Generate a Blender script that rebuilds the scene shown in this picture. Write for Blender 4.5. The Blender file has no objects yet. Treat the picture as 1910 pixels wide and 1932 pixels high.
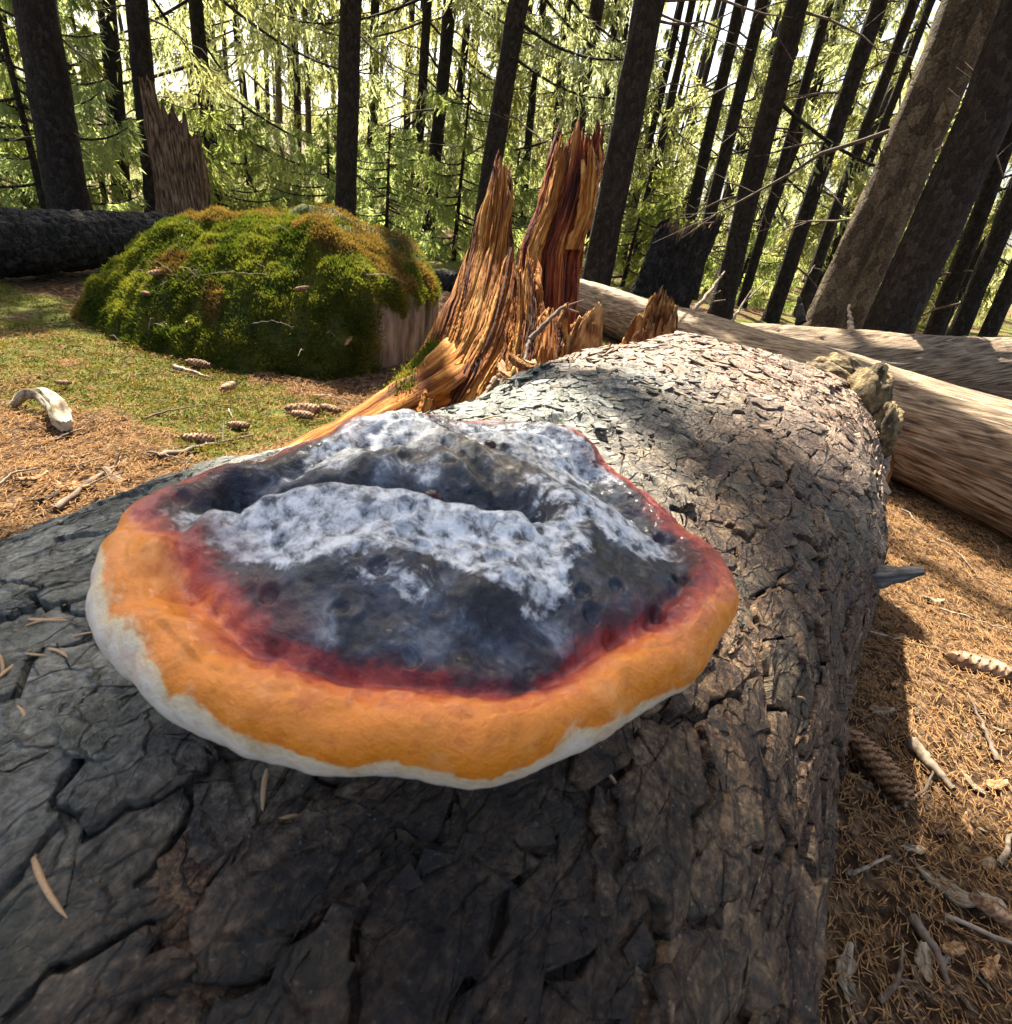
import bpy, math, random
import numpy as np
from mathutils import Matrix, Vector, Quaternion

# ------------------------------------------------------------------ camera, sky, sun, exposure
SC = bpy.context.scene
COL = SC.collection
HC = 0.55                                    # camera height above the ground
F_PX = 1000.0                                # focal length in units of a 1910-wide frame
PITCH, ROLL = math.radians(29.2), math.radians(10.1)
_cp, _sp, _cr, _sr = math.cos(PITCH), math.sin(PITCH), math.cos(ROLL), math.sin(ROLL)
DN = np.array([-_sr * _cp, _cr * _cp, _sp])  # world down, written in (right, image-down, forward)
RT = np.array([_cr, _sr, 0.0])
FW = np.cross(RT, DN) * 1.0
FW = FW if FW[2] > 0 else -FW
W3 = np.array([RT, FW, -DN])                 # camera frame -> world
cam_d = bpy.data.cameras.new('camera'); cam = bpy.data.objects.new('camera', cam_d); COL.objects.link(cam)
ax = W3 @ np.array([1, 0, 0]); ay = -(W3 @ np.array([0, 1, 0])); az = -(W3 @ np.array([0, 0, 1]))
cam.matrix_world = Matrix(((ax[0], ay[0], az[0], 0), (ax[1], ay[1], az[1], 0), (ax[2], ay[2], az[2], HC), (0, 0, 0, 1)))
cam_d.sensor_fit = 'HORIZONTAL'; cam_d.sensor_width = 36.0; cam_d.lens = 36.0 * F_PX / 1910.0
cam_d.clip_start = 0.01; cam_d.clip_end = 400.0
cam_d.dof.use_dof = True; cam_d.dof.focus_distance = 0.62; cam_d.dof.aperture_fstop = 26.0
SC.camera = cam

SUN_AZ, SUN_EL = math.radians(-21), math.radians(53)   # azimuth measured from +Y towards +X
SV = np.array([math.cos(SUN_EL) * math.sin(SUN_AZ), math.cos(SUN_EL) * math.cos(SUN_AZ), math.sin(SUN_EL)])
wd = bpy.data.worlds.new('World'); SC.world = wd; wd.use_nodes = True
wn = wd.node_tree.nodes; wl = wd.node_tree.links
sky = wn.new('ShaderNodeTexSky'); sky.sky_type = 'NISHITA'; sky.sun_disc = False
sky.sun_elevation = SUN_EL; sky.sun_rotation = SUN_AZ
sky.air_density = 1.0; sky.dust_density = 5.0; sky.ozone_density = 0.6
wl.new(sky.outputs[0], wn['Background'].inputs[0]); wn['Background'].inputs[1].default_value = 0.07
sl = bpy.data.lights.new('sun', 'SUN'); sl.energy = 5.0; sl.angle = math.radians(0.5); sl.color = (1.0, 0.93, 0.80)
so = bpy.data.objects.new('sun', sl); COL.objects.link(so)
so.rotation_euler = Vector(SV).to_track_quat('Z', 'Y').to_euler()
vs = SC.view_settings; vs.view_transform = 'Standard'; vs.look = 'None'; vs.gamma = 1.0; vs.use_curve_mapping = False
vs.exposure = 2.25
SC.cycles.use_denoising = True
SC.cycles.max_bounces = 6; SC.cycles.diffuse_bounces = 3; SC.cycles.glossy_bounces = 2; SC.cycles.transmission_bounces = 4
SC.cycles.sample_clamp_indirect = 6.0

# ------------------------------------------------------------------ helpers
rng = np.random.default_rng(7); random.seed(7)
def ray(px, py):
    px = np.asarray(px, float); py = np.asarray(py, float)
    c = np.stack([(px - 955) / F_PX, (py - 966) / F_PX, np.ones_like(px + py)], -1)
    return c @ W3.T
def P(px, py, z):                           # point on that sight line at depth z
    return ray(px, py) * np.asarray(z, float)[..., None] + np.array([0, 0, HC])
def G(px, py, h=0.0):                       # point on that sight line at height h
    r = ray(px, py); return r * ((h - HC) / r[..., 2])[..., None] + np.array([0, 0, HC])
def _h(ix, iy, iz, seed):
    n = (ix.astype(np.int64) * 374761393 + iy.astype(np.int64) * 668265263 + iz.astype(np.int64) * 2147483647 + seed * 1274126177) & 0xFFFFFFFF
    n = ((n ^ (n >> 13)) * 1103515245 + 12345) & 0xFFFFFFFF
    n = ((n ^ (n >> 15)) * 2246822519) & 0xFFFFFFFF
    return ((n ^ (n >> 16)) & 0xFFFFFF) / float(0xFFFFFF)
def vn(x, y, z=0.0, seed=0):
    x, y, z = np.broadcast_arrays(np.asarray(x, float), np.asarray(y, float), np.asarray(z, float))
    ix, iy, iz = np.floor(x), np.floor(y), np.floor(z)
    fx, fy, fz = x - ix, y - iy, z - iz
    fx, fy, fz = [f * f * f * (f * (f * 6 - 15) + 10) for f in (fx, fy, fz)]
    r = 0.0
    flat = not np.any(fz)
    for a in (0, 1):
        for b in (0, 1):
            for c in ((0,) if flat else (0, 1)):
                r = r + _h(ix + a, iy + b, iz + c, seed) * (fx if a else 1 - fx) * (fy if b else 1 - fy) * (fz if c else 1 - fz)
    return r * 2 - 1
def fbm(x, y, z=0.0, oct=4, seed=0, gain=0.5):
    r, a = 0.0, 1.0
    x = np.asarray(x, float); y = np.asarray(y, float); z = np.asarray(z, float)
    for i in range(oct):
        f = 2.03 ** i
        r = r + a * vn(x * f + 17.3 * i, y * f - 9.1 * i, z * f if np.any(z) else 0.0, seed + i); a *= gain
    return r
def voro(x, y, seed=0):                     # F1, F2, cell id hash, offset to the cell centre
    ix, iy = np.floor(x), np.floor(y); z0 = np.zeros_like(ix)
    f1 = np.full(x.shape, 9.0); f2 = np.full(x.shape, 9.0); cid = np.zeros(x.shape); dx1 = np.zeros(x.shape); dy1 = np.zeros(x.shape)
    for a in (-1, 0, 1):
        for b in (-1, 0, 1):
            cx = ix + a + 0.08 + 0.84 * _h(ix + a, iy + b, z0, seed); cy = iy + b + 0.08 + 0.84 * _h(ix + a, iy + b, z0 + 1, seed)
            d = np.hypot(x - cx, y - cy); m = d < f1
            f2 = np.where(m, f1, np.minimum(f2, d))
            cid = np.where(m, _h(ix + a, iy + b, z0 + 2, seed), cid); dx1 = np.where(m, x - cx, dx1); dy1 = np.where(m, y - cy, dy1)
            f1 = np.where(m, d, f1)
    return f1, f2, cid, dx1, dy1
def ss(a, b, x):
    t = np.clip((np.asarray(x, float) - a) / (b - a), 0, 1); return t * t * (3 - 2 * t)

def mesh(name, v, f, mat=None, parent=None, smooth=True, attrs=None, mats=None, mi=None):
    v = np.ascontiguousarray(np.asarray(v, np.float32).reshape(-1, 3))
    me = bpy.data.meshes.new(name)
    if isinstance(f, np.ndarray):
        n, k = f.shape
        me.vertices.add(len(v)); me.vertices.foreach_set('co', v.ravel())
        me.loops.add(n * k); me.loops.foreach_set('vertex_index', np.ascontiguousarray(f, np.int32).ravel())
        me.polygons.add(n); me.polygons.foreach_set('loop_start', np.arange(0, n * k, k, dtype=np.int32))
        me.update(calc_edges=True)
        me.polygons.foreach_set('use_smooth', np.full(n, bool(smooth)))
    else:
        me.from_pydata(v.tolist(), [], [list(map(int, q)) for q in f])
        for p in me.polygons: p.use_smooth = bool(smooth)
    for k2, a in (attrs or {}).items():
        a = np.asarray(a, np.float32)
        if a.ndim == 1:
            at = me.attributes.new(k2, 'FLOAT', 'POINT'); at.data.foreach_set('value', a)
        else:
            at = me.attributes.new(k2, 'FLOAT_VECTOR', 'POINT'); at.data.foreach_set('vector', np.ascontiguousarray(a).ravel())
    for m in (mats or ([mat] if mat else [])): me.materials.append(m)
    if mi is not None: me.polygons.foreach_set('material_index', np.asarray(mi, np.int32))
    me.validate()
    return link(name, me, parent)
def link(name, data, parent=None):
    o = bpy.data.objects.new(name, data); COL.objects.link(o)
    if parent is not None: o.parent = parent
    return o
def tag(o, label=None, cat=None, group=None, kind=None):
    if label: o['label'] = label
    if cat: o['category'] = cat
    if group: o['group'] = group
    if kind: o['kind'] = kind
    return o
def empty(name, loc, label, cat, group=None):
    e = bpy.data.objects.new(name, None); COL.objects.link(e); e.empty_display_size = 0.05
    e.location = tuple(map(float, loc)); return tag(e, label, cat, group)
def local(v, e): return np.asarray(v) - np.array(e.location)
def grid_faces(nr, nc, wrap=False):
    a = np.arange(nr * nc).reshape(nr, nc)
    if wrap: a = np.concatenate([a, a[:, :1]], 1)
    return np.stack([a[:-1, :-1], a[:-1, 1:], a[1:, 1:], a[1:, :-1]], -1).reshape(-1, 4)
def tube(pts, rad, sides=8, closed=True):
    pts = np.asarray(pts, float); rad = np.broadcast_to(np.asarray(rad, float), (len(pts),))
    t = np.gradient(pts, axis=0); t /= np.linalg.norm(t, axis=1)[:, None] + 1e-12
    up = np.array([0, 0, 1.0]) if abs(t[:, 2]).mean() < 0.8 else np.array([1.0, 0, 0])
    a = np.cross(t, up); a /= np.linalg.norm(a, axis=1)[:, None]; b = np.cross(t, a)
    th = np.linspace(0, 2 * np.pi, sides, endpoint=False)
    v = pts[:, None] + rad[:, None, None] * (np.cos(th)[None, :, None] * a[:, None] + np.sin(th)[None, :, None] * b[:, None])
    return v, grid_faces(len(pts), sides, True)
class MB:                                    # joins numpy pieces into one mesh
    def __init__(s): s.v, s.f, s.n, s.g = [], [], 0, []
    def add(s, v, f, g=None):
        v = np.asarray(v, float).reshape(-1, 3); f = np.asarray(f)
        if f.shape[1] == 4: f = np.concatenate([f[:, [0, 1, 2]], f[:, [0, 2, 3]]])
        s.v.append(v); s.f.append(f + s.n); s.n += len(v); s.g.append(np.zeros((len(v), 3)) if g is None else g)
    def build(s, name, mat, parent=None, smooth=True, off=None):
        v = np.concatenate(s.v); 
        if off is not None: v = v - off
        return mesh(name, v, np.concatenate(s.f), mat, parent, smooth, {'gr': np.concatenate(s.g)})

# ------------------------------------------------------------------ materials
def newmat(name):
    m = bpy.data.materials.new(name); m.use_nodes = True
    nt = m.node_tree; b = nt.nodes['Principled BSDF']; return m, nt, b
def nd(nt, t, **kw):
    n = nt.nodes.new(t)
    for k, v in kw.items(): setattr(n, k, v)
    return n
def ramp(nt, fac, stops, interp='LINEAR'):
    r = nd(nt, 'ShaderNodeValToRGB'); r.color_ramp.interpolation = interp
    el = r.color_ramp.elements
    while len(el) < len(stops): el.new(0.5)
    for e, (p, c) in zip(el, stops):
        e.position = p; e.color = (*c, 1) if len(c) == 3 else c
    nt.links.new(fac, r.inputs[0]); return r.outputs[0]
def noise(nt, vec, scale, detail=5, rough=0.55, dist=0.0):
    n = nd(nt, 'ShaderNodeTexNoise'); n.inputs['Scale'].default_value = scale; n.inputs['Detail'].default_value = detail
    n.inputs['Roughness'].default_value = rough; n.inputs['Distortion'].default_value = dist
    nt.links.new(vec, n.inputs['Vector']); return n.outputs[0]
def mapping(nt, vec, sc):
    n = nd(nt, 'ShaderNodeMapping'); n.inputs['Scale'].default_value = sc; nt.links.new(vec, n.inputs[0]); return n.outputs[0]
def math_(nt, op, a, b=None, c=None):
    n = nd(nt, 'ShaderNodeMath', operation=op)
    for i, x in enumerate((a, b, c)):
        if x is None: continue
        if isinstance(x, (int, float)): n.inputs[i].default_value = x
        else: nt.links.new(x, n.inputs[i])
    return n.outputs[0]
def mix(nt, fac, a, b, blend='MIX'):
    n = nd(nt, 'ShaderNodeMix', data_type='RGBA', blend_type=blend)
    for i, x in ((0, fac), (6, a), (7, b)):
        if isinstance(x, (int, float)): n.inputs[i].default_value = x
        elif isinstance(x, tuple): n.inputs[i].default_value = (*x, 1)
        else: nt.links.new(x, n.inputs[i])
    return n.outputs[2]
def bump(nt, b, h, strength, dist):
    n = nd(nt, 'ShaderNodeBump'); n.inputs['Strength'].default_value = strength; n.inputs['Distance'].default_value = dist
    nt.links.new(h, n.inputs['Height']); nt.links.new(n.outputs[0], b.inputs['Normal'])
def attr(nt, name, fac=False):
    n = nd(nt, 'ShaderNodeAttribute', attribute_name=name); return n.outputs['Fac' if fac else 'Vector']
def objrand(nt): return nd(nt, 'ShaderNodeObjectInfo').outputs['Random']
def pos(nt, kind='Object'): return nd(nt, 'ShaderNodeTexCoord').outputs[kind]
def gen_mat(name, stops, scale, rough=0.85, bs=0.4, bd=0.004, bscale=None, stretch=(1, 1, 1), coord='Object', detail=6, vary=0.0, spec=0.3):
    m, nt, b = newmat(name)
    vec = attr(nt, 'gr') if coord == 'gr' else pos(nt, coord)
    vec = mapping(nt, vec, stretch)
    c = ramp(nt, noise(nt, vec, scale, detail, 0.6), stops)
    if vary:
        hsv = nd(nt, 'ShaderNodeHueSaturation'); nt.links.new(c, hsv.inputs['Color'])
        nt.links.new(math_(nt, 'MULTIPLY_ADD', objrand(nt), 2 * vary, 1 - vary), hsv.inputs['Value']); c = hsv.outputs[0]
    nt.links.new(c, b.inputs['Base Color']); b.inputs['Roughness'].default_value = rough; b.inputs['Specular IOR Level'].default_value = spec
    bump(nt, b, noise(nt, vec, bscale or scale * 2.5, 6, 0.65), bs, bd)
    return m
def leaf_mat(name, c1, c2, tr, scale=3.0, mixf=0.5, vary=False):
    m, nt, b = newmat(name)
    c = ramp(nt, noise(nt, pos(nt), scale, 3), [(0.3, c1), (0.7, c2)])
    if vary:
        hs = nd(nt, 'ShaderNodeHueSaturation'); nt.links.new(c, hs.inputs['Color']); nt.links.new(math_(nt, 'MULTIPLY_ADD', objrand(nt), .5, .95), hs.inputs['Value']); nt.links.new(math_(nt, 'MULTIPLY_ADD', objrand(nt), .045, .475), hs.inputs['Hue']); nt.links.new(math_(nt, 'MULTIPLY_ADD', objrand(nt), -.35, .88), hs.inputs['Saturation']); c = hs.outputs[0]
    d = nd(nt, 'ShaderNodeBsdfDiffuse'); nt.links.new(c, d.inputs[0])
    t = nd(nt, 'ShaderNodeBsdfTranslucent'); nt.links.new(mix(nt, 1.0, c, tr, 'MULTIPLY'), t.inputs[0])
    mx = nd(nt, 'ShaderNodeMixShader'); mx.inputs[0].default_value = mixf
    nt.links.new(d.outputs[0], mx.inputs[1]); nt.links.new(t.outputs[0], mx.inputs[2])
    nt.nodes.remove(b); nt.links.new(mx.outputs[0], nt.nodes['Material Output'].inputs[0]); return m

def scaly(name, stops, cell, dark_rough=.9, bd=.006, warp=.35, tint=None):
    m, nt, b = newmat(name); o = pos(nt)
    wn_ = nd(nt, 'ShaderNodeTexNoise'); wn_.inputs['Scale'].default_value = 1.3 / cell; wn_.inputs['Detail'].default_value = 5; nt.links.new(o, wn_.inputs['Vector'])
    vm = nd(nt, 'ShaderNodeVectorMath', operation='MULTIPLY_ADD'); nt.links.new(wn_.outputs['Color'], vm.inputs[0]); vm.inputs[1].default_value = (warp * cell * 2,) * 3; nt.links.new(mapping(nt, o, (1, 1, .62)), vm.inputs[2])
    vo = nd(nt, 'ShaderNodeTexVoronoi', feature='DISTANCE_TO_EDGE'); vo.inputs['Scale'].default_value = 1 / cell; nt.links.new(vm.outputs[0], vo.inputs['Vector'])
    vc = nd(nt, 'ShaderNodeTexVoronoi', feature='F1'); vc.inputs['Scale'].default_value = 1 / cell; nt.links.new(vm.outputs[0], vc.inputs['Vector'])
    sc = nd(nt, 'ShaderNodeSeparateColor'); nt.links.new(vc.outputs['Color'], sc.inputs[0])
    nz = noise(nt, o, 4.5 / cell, 6, .7)
    fac = math_(nt, 'ADD', math_(nt, 'MULTIPLY_ADD', sc.outputs[0], .16, .09), math_(nt, 'MULTIPLY', nz, .66))
    c = ramp(nt, fac, stops)
    hs = nd(nt, 'ShaderNodeHueSaturation'); nt.links.new(c, hs.inputs['Color']); nt.links.new(math_(nt, 'MULTIPLY_ADD', objrand(nt), .5, .75), hs.inputs['Value'])
    nt.links.new(hs.outputs[0], b.inputs['Base Color']); b.inputs['Roughness'].default_value = dark_rough; b.inputs['Specular IOR Level'].default_value = .2
    hgt = math_(nt, 'ADD', ramp(nt, vo.outputs['Distance'], [(0, (0, 0, 0)), (.16, (.8, .8, .8)), (.6, (1, 1, 1))]), math_(nt, 'ADD', math_(nt, 'MULTIPLY', sc.outputs[1], .6), math_(nt, 'MULTIPLY', nz, .9)))
    bump(nt, b, hgt, 1.0, bd); return m
M_trunk = scaly('spruce_bark', [(0.30, (0.008, 0.006, 0.005)), (0.47, (0.024, 0.018, 0.013)), (0.62, (0.060, 0.047, 0.035)), (.75, (.11, .095, .075))], .020, bd=.008)
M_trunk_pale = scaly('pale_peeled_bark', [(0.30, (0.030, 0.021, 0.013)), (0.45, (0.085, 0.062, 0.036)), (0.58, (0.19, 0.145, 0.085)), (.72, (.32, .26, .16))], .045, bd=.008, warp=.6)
M_snag = gen_mat('snag_wood', [(0.38, (0.030, 0.017, 0.009)), (0.5, (0.13, 0.075, 0.038)), (0.62, (0.27, 0.18, 0.10))], 16, 0.9, 0.8, 0.01, 30, (6, 0.7, 1), 'gr')
M_deadwood = gen_mat('debarked_wood', [(0.36, (0.045, 0.026, 0.014)), (0.45, (0.15, 0.095, 0.052)), (0.53, (0.27, 0.185, 0.105)), (0.64, (0.40, 0.30, 0.19))], 9, 0.7, 1.0, 0.006, 26, (16, 1.1, 1), 'gr', detail=9)
M_darkbark = scaly('dark_bark', [(0.30, (0.010, 0.009, 0.008)), (0.47, (0.030, 0.027, 0.023)), (0.62, (0.075, 0.068, 0.058)), (.75, (.15, .14, .12))], .026, bd=.010)
M_twig = gen_mat('twig_wood', [(0.3, (0.05, 0.033, 0.022)), (0.7, (0.17, 0.125, 0.09))], 60, 0.85, 0.3, 0.002, vary=0.35)
M_twig_pale = gen_mat('bleached_twig', [(0.4, (0.10, 0.07, 0.045)), (0.6, (0.30, 0.23, 0.155))], 60, 0.8, 0.3, 0.002, vary=0.3)
M_greywood = gen_mat('grey_wood', [(0.3, (0.05, 0.045, 0.04)), (0.55, (0.17, 0.15, 0.125)), (0.75, (0.33, 0.29, 0.23))], 30, 0.85, 0.7, 0.004, 70, (7, 0.6, 1), 'gr')
M_needle = gen_mat('dry_needle', [(0.3, (0.30, 0.16, 0.07)), (0.7, (0.46, 0.32, 0.18))], 50, 0.6, 0.1, 0.001, vary=0.35)
M_stone = gen_mat('stone_face', [(0.38, (0.05, 0.045, 0.033)), (0.5, (0.16, 0.142, 0.105)), (0.62, (0.30, 0.27, 0.205))], 14, 0.9, 0.6, 0.01, 30, (1, 1, 0.25))
_nt = M_stone.node_tree; _b = _nt.nodes['Principled BSDF']; _c = _b.inputs['Base Color'].links[0].from_socket
_nt.links.new(mix(_nt, attr(_nt, 'bare', True), ramp(_nt, noise(_nt, pos(_nt), 14, 6, .7), [(.4, (.020, .032, .006)), (.6, (.085, .085, .018))]), _c), _b.inputs['Base Color'])
M_pale = gen_mat('bleached_wood', [(0.38, (0.10, 0.07, 0.035)), (0.5, (0.28, 0.225, 0.14)), (0.62, (0.46, 0.39, 0.27))], 30, 0.8, 0.6, 0.004, 60)
M_chip = gen_mat('wood_chip', [(0.3, (0.22, 0.09, 0.03)), (0.6, (0.46, 0.26, 0.10)), (0.8, (0.60, 0.42, 0.22))], 40, 0.8, 0.4, 0.002, vary=0.35)
M_chip_p = gen_mat('pale_chip', [(0.36, (0.09, 0.062, 0.036)), (0.5, (0.25, 0.19, 0.12)), (0.64, (0.42, 0.34, 0.23))], 2.6, .8, .5, .06, 9, (1, 3, 1), vary=.3)
M_chip_o = gen_mat('orange_chip', [(0.36, (0.12, 0.05, 0.018)), (0.5, (0.32, 0.17, 0.07)), (0.64, (0.5, 0.33, 0.17))], 2.6, .8, .5, .06, 9, (1, 3, 1), vary=.3)
M_chip_b = gen_mat('brown_chip', [(0.36, (0.03, 0.018, 0.010)), (0.5, (0.10, 0.06, 0.035)), (0.64, (0.2, 0.14, 0.09))], 2.6, .85, .5, .06, 9, (1, 3, 1), vary=.3)
M_leaf = leaf_mat('spruce_needles', (0.07, 0.095, 0.030), (0.15, 0.165, 0.065), (3.0, 2.8, 1.9), 1.2, 0.6, True)
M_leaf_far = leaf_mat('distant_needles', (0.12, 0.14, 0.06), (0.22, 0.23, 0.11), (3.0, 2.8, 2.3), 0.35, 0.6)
M_sapling = leaf_mat('young_needles', (0.08, 0.12, 0.035), (0.16, 0.20, 0.07), (3.2, 3.0, 1.6), 2.0, 0.55, True)
M_moss = leaf_mat('moss', (0.035, 0.060, 0.010), (0.19, 0.19, 0.035), (1.6, 1.6, 0.7), 9.0, 0.3)
M_gmoss = leaf_mat('ground_moss', (0.045, 0.050, 0.012), (0.17, 0.155, 0.035), (1.5, 1.4, 0.7), 14.0, 0.3)
M_moss_brown = leaf_mat('dry_moss', (0.09, 0.06, 0.02), (0.22, 0.16, 0.05), (1.6, 1.4, 0.7), 8.0, 0.3)
M_litter = leaf_mat('needle_litter', (0.10, 0.045, 0.018), (0.46, 0.27, 0.12), (1.2, 1.0, 0.8), 160.0, 0.15)

# decayed, splintered stump wood
def stumpwood(name, stops, sc=1.0):
    m, nt, b = newmat(name)
    g = attr(nt, 'gr')
    n1 = noise(nt, mapping(nt, g, (170, 2.6, 1)), sc, 7, 0.68, 0.5); n2 = noise(nt, mapping(nt, g, (22, 3.2, 1)), sc, 4, 0.6)
    c = ramp(nt, math_(nt, 'ADD', math_(nt, 'MULTIPLY', n1, 0.5), math_(nt, 'MULTIPLY', n2, 0.5)), stops)
    nt.links.new(c, b.inputs['Base Color']); b.inputs['Roughness'].default_value = 0.8; b.inputs['Specular IOR Level'].default_value = 0.25
    bump(nt, b, noise(nt, mapping(nt, g, (420, 8, 1)), 1.0, 6, 0.65), 1.0, 0.006)
    return m
M_stump_y = stumpwood('ochre_stump_wood', [(0.40, (0.030, 0.010, 0.004)), (0.455, (0.17, 0.046, 0.008)), (0.52, (0.42, 0.150, 0.020)), (0.60, (0.58, 0.30, 0.075))])
M_stump_r = stumpwood('red_stump_wood', [(0.40, (0.016, 0.005, 0.003)), (0.47, (0.13, 0.024, 0.008)), (0.55, (0.30, 0.070, 0.016)), (0.63, (0.52, 0.24, 0.06))])
M_stump_f = gen_mat('rotten_fibre', [(0.38, (0.08, 0.025, 0.007)), (0.48, (0.26, 0.105, 0.025)), (0.62, (0.52, 0.29, 0.10))], 38, 0.9, 1.0, 0.014, 90, (1, 1, .4))

# ------------------------------------------------------------------ ground
def terrain(x, y):
    x = np.asarray(x, float); y = np.asarray(y, float); d = np.hypot(x, y)
    z = 0.012 * fbm(x * 2.2, y * 2.2, oct=4, seed=3) + 0.012 * ss(0.8, 3, d) * fbm(x * 6, y * 6, oct=3, seed=5)
    z = z + ss(2.5, 12, d) * 0.16 * fbm(x * 0.35, y * 0.35, oct=3, seed=8)
    return z
rr = np.concatenate([[0.0], 0.06 * 1.0225 ** np.arange(0, 345)]); th = np.linspace(0, 2 * np.pi, 420, endpoint=False)
RR, TH = np.meshgrid(rr, th, indexing='ij'); gx, gy = RR * np.sin(TH), RR * np.cos(TH)
gz = terrain(gx, gy) + 0.006 * fbm(gx * 25, gy * 25, oct=3, seed=11) * (1 - ss(3, 6, RR))
def mossiness(x, y):
    return np.clip(ss(-0.35, 0.15, 1.1 * fbm(x * 3.2, y * 3.2, oct=4, seed=21, gain=.65) + 1.7 * np.exp(-((x + 1.1) / 0.75) ** 2 - ((y - 1.42) / 0.50) ** 2) - 0.55 + 0.5 * ss(3.5, 6, np.hypot(x, y)) - 0.9 * ss(-0.7, -0.1, x) * (1 - ss(3, 4, y)) - 0.7 * (1 - ss(0.72, 1.05, y + 0.12 * x))), 0, 1)
m, nt, b = newmat('forest_floor')
pz = pos(nt); gm = attr(nt, 'moss', True)
lit = ramp(nt, noise(nt, pz, 55, 8, 0.7), [(0.28, (0.030, 0.018, 0.011)), (0.42, (0.050, 0.027, 0.014)), (0.52, (0.13, 0.074, 0.037)), (0.66, (0.34, 0.22, 0.12))])
mo = ramp(nt, noise(nt, pz, 28, 8, 0.7), [(0.3, (0.035, 0.045, 0.010)), (0.55, (0.12, 0.13, 0.028)), (0.75, (0.24, 0.23, 0.06))])
nt.links.new(mix(nt, gm, lit, mo), b.inputs['Base Color']); b.inputs['Roughness'].default_value = 0.95; b.inputs['Specular IOR Level'].default_value = 0.1
bump(nt, b, noise(nt, pz, 120, 8, 0.75), 1.0, 0.012)
M_ground = m
tag(mesh('ground', np.stack([gx, gy, gz], -1), grid_faces(len(rr), len(th), True), M_ground, attrs={'moss': mossiness(gx, gy).ravel()}), kind='structure')

# ------------------------------------------------------------------ the fallen log the conk grows on
LA = np.array([math.sin(math.radians(25)), math.cos(math.radians(25))]); LP = np.array([LA[1], -LA[0]])
LC0 = np.array([0.395, 1.20]); LHC, LB = 0.10, 0.28
def log_half(s, t): return np.where(np.asarray(t) > 0, np.interp(s, [0, .25, .5, .75, 1.0, 1.3], [.40, .365, .345, .32, .298, .29]), 0.365 + 0.0 * s)
def log_box(t, s):
    n = 2 + (1.1 - .95 * ss(.5, 1.0, s)) * ss(0.0, 0.5, t); return (np.abs(np.sin(t)) ** n + np.abs(np.cos(t)) ** n) ** (-1 / n)
def log_pt(s, t):
    s = np.asarray(s, float); t = np.asarray(t, float); a = log_half(s, t)
    lump = log_box(t, s) + 0.03 * fbm(s * 3.1, t * 1.6, oct=3, seed=31)
    x = LC0[0] - LA[0] * s + LP[0] * a * np.sin(t) * lump; y = LC0[1] - LA[1] * s + LP[1] * a * np.sin(t) * lump
    z = LHC + LB * np.cos(t) * lump - 0.03 * (1 - ss(0, 0.25, s)) * ss(-0.2, -1.0, t)
    return np.stack([x, y, z], -1)
def log_nrm(s, t):
    e = 1e-3; du = log_pt(s + e, t) - log_pt(s - e, t); dv = log_pt(s, t + e) - log_pt(s, t - e)
    n = np.cross(dv, du); n /= np.linalg.norm(n, axis=-1)[..., None]; 
    c = log_pt(s, t) - np.stack([LC0[0] - LA[0] * s, LC0[1] - LA[1] * s, np.full_like(s, LHC)], -1)
    return n * np.sign((n * c).sum(-1))[..., None]
def bark_h(s, t):                           # relief of the bark in metres
    v = t * 0.34
    wx = 0.012 * fbm(s * 22, v * 22, oct=5, seed=41); wy = 0.012 * fbm(s * 22, v * 22, oct=5, seed=42)
    S, V = s + wx, v + wy
    rz = ss(0.15, 0.6, t) * ss(0.55, 0.9, s)                      # flaky lower right flank
    f1, f2, ci, dx, dy = voro(S / 0.050, V / 0.036, 43)
    g1, g2, cj, ex, ey = voro(S / 0.085 + 3, V / 0.030, 44)
    crack = 1 - ss(0.0, 0.075, f2 - f1); crack2 = 1 - ss(0.0, 0.16, g2 - g1)
    hl = 0.0026 * (ci - 0.5) + 0.0022 * dx * (ci * 7 % 1 - 0.5) + 0.002 * dy * (ci * 13 % 1 - 0.5) - 0.0075 * crack * (0.35 + 0.65 * ss(-0.2, 0.3, fbm(s * 14, v * 14, oct=2, seed=45)))
    hr = 0.011 * (cj - 0.5) + 0.010 * ex * (cj * 7 % 1 - 0.3) + 0.006 * ey * (cj * 13 % 1 - 0.5) - 0.010 * crack2
    k1, k2, ck, kx, ky = voro(S / 0.015 + 9, V / 0.030, 46)       # thin overlapping flakes
    small = 0.0012 * (ck - 0.5) - 0.0052 * kx * (0.35 + 0.65 * (ck * 5 % 1)) - 0.0012 * (1 - ss(0, 0.10, k2 - k1))
    q1, q2, cq, qx, qy = voro(S / 0.0065 + 5, V / 0.010, 47)
    tiny = 0.0006 * (cq - 0.5) - 0.0016 * qx * (cq * 5 % 1)
    far = 1 - ss(0.45, 0.95, s)
    nearl = ss(0.75, 1.05, s) * (1 - ss(0.0, 0.4, t))
    hl = hl * (1 - .8 * nearl)
    h = hl * (1 - rz) * (0.45 + 0.55 * nearl) + hr * rz * .5 + small * (0.20 + 1.0 * far + 0.35 * rz) + tiny * (0.45 + 0.5 * far) + 0.0011 * fbm(s * 60, v * 60, oct=3, seed=48) + 0.0005 * fbm(s * 240, v * 240, oct=3, seed=50)
    f = 0.010 * ss(0.30, 0.55, fbm(s * 2.2 + 4, v * 7 + 1, oct=4, seed=49)) * (1 - nearl)   # a few long fissures / missing sheets
    plate = np.where(rz > 0.5, cj, ci)
    return h - f, plate, ck
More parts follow.
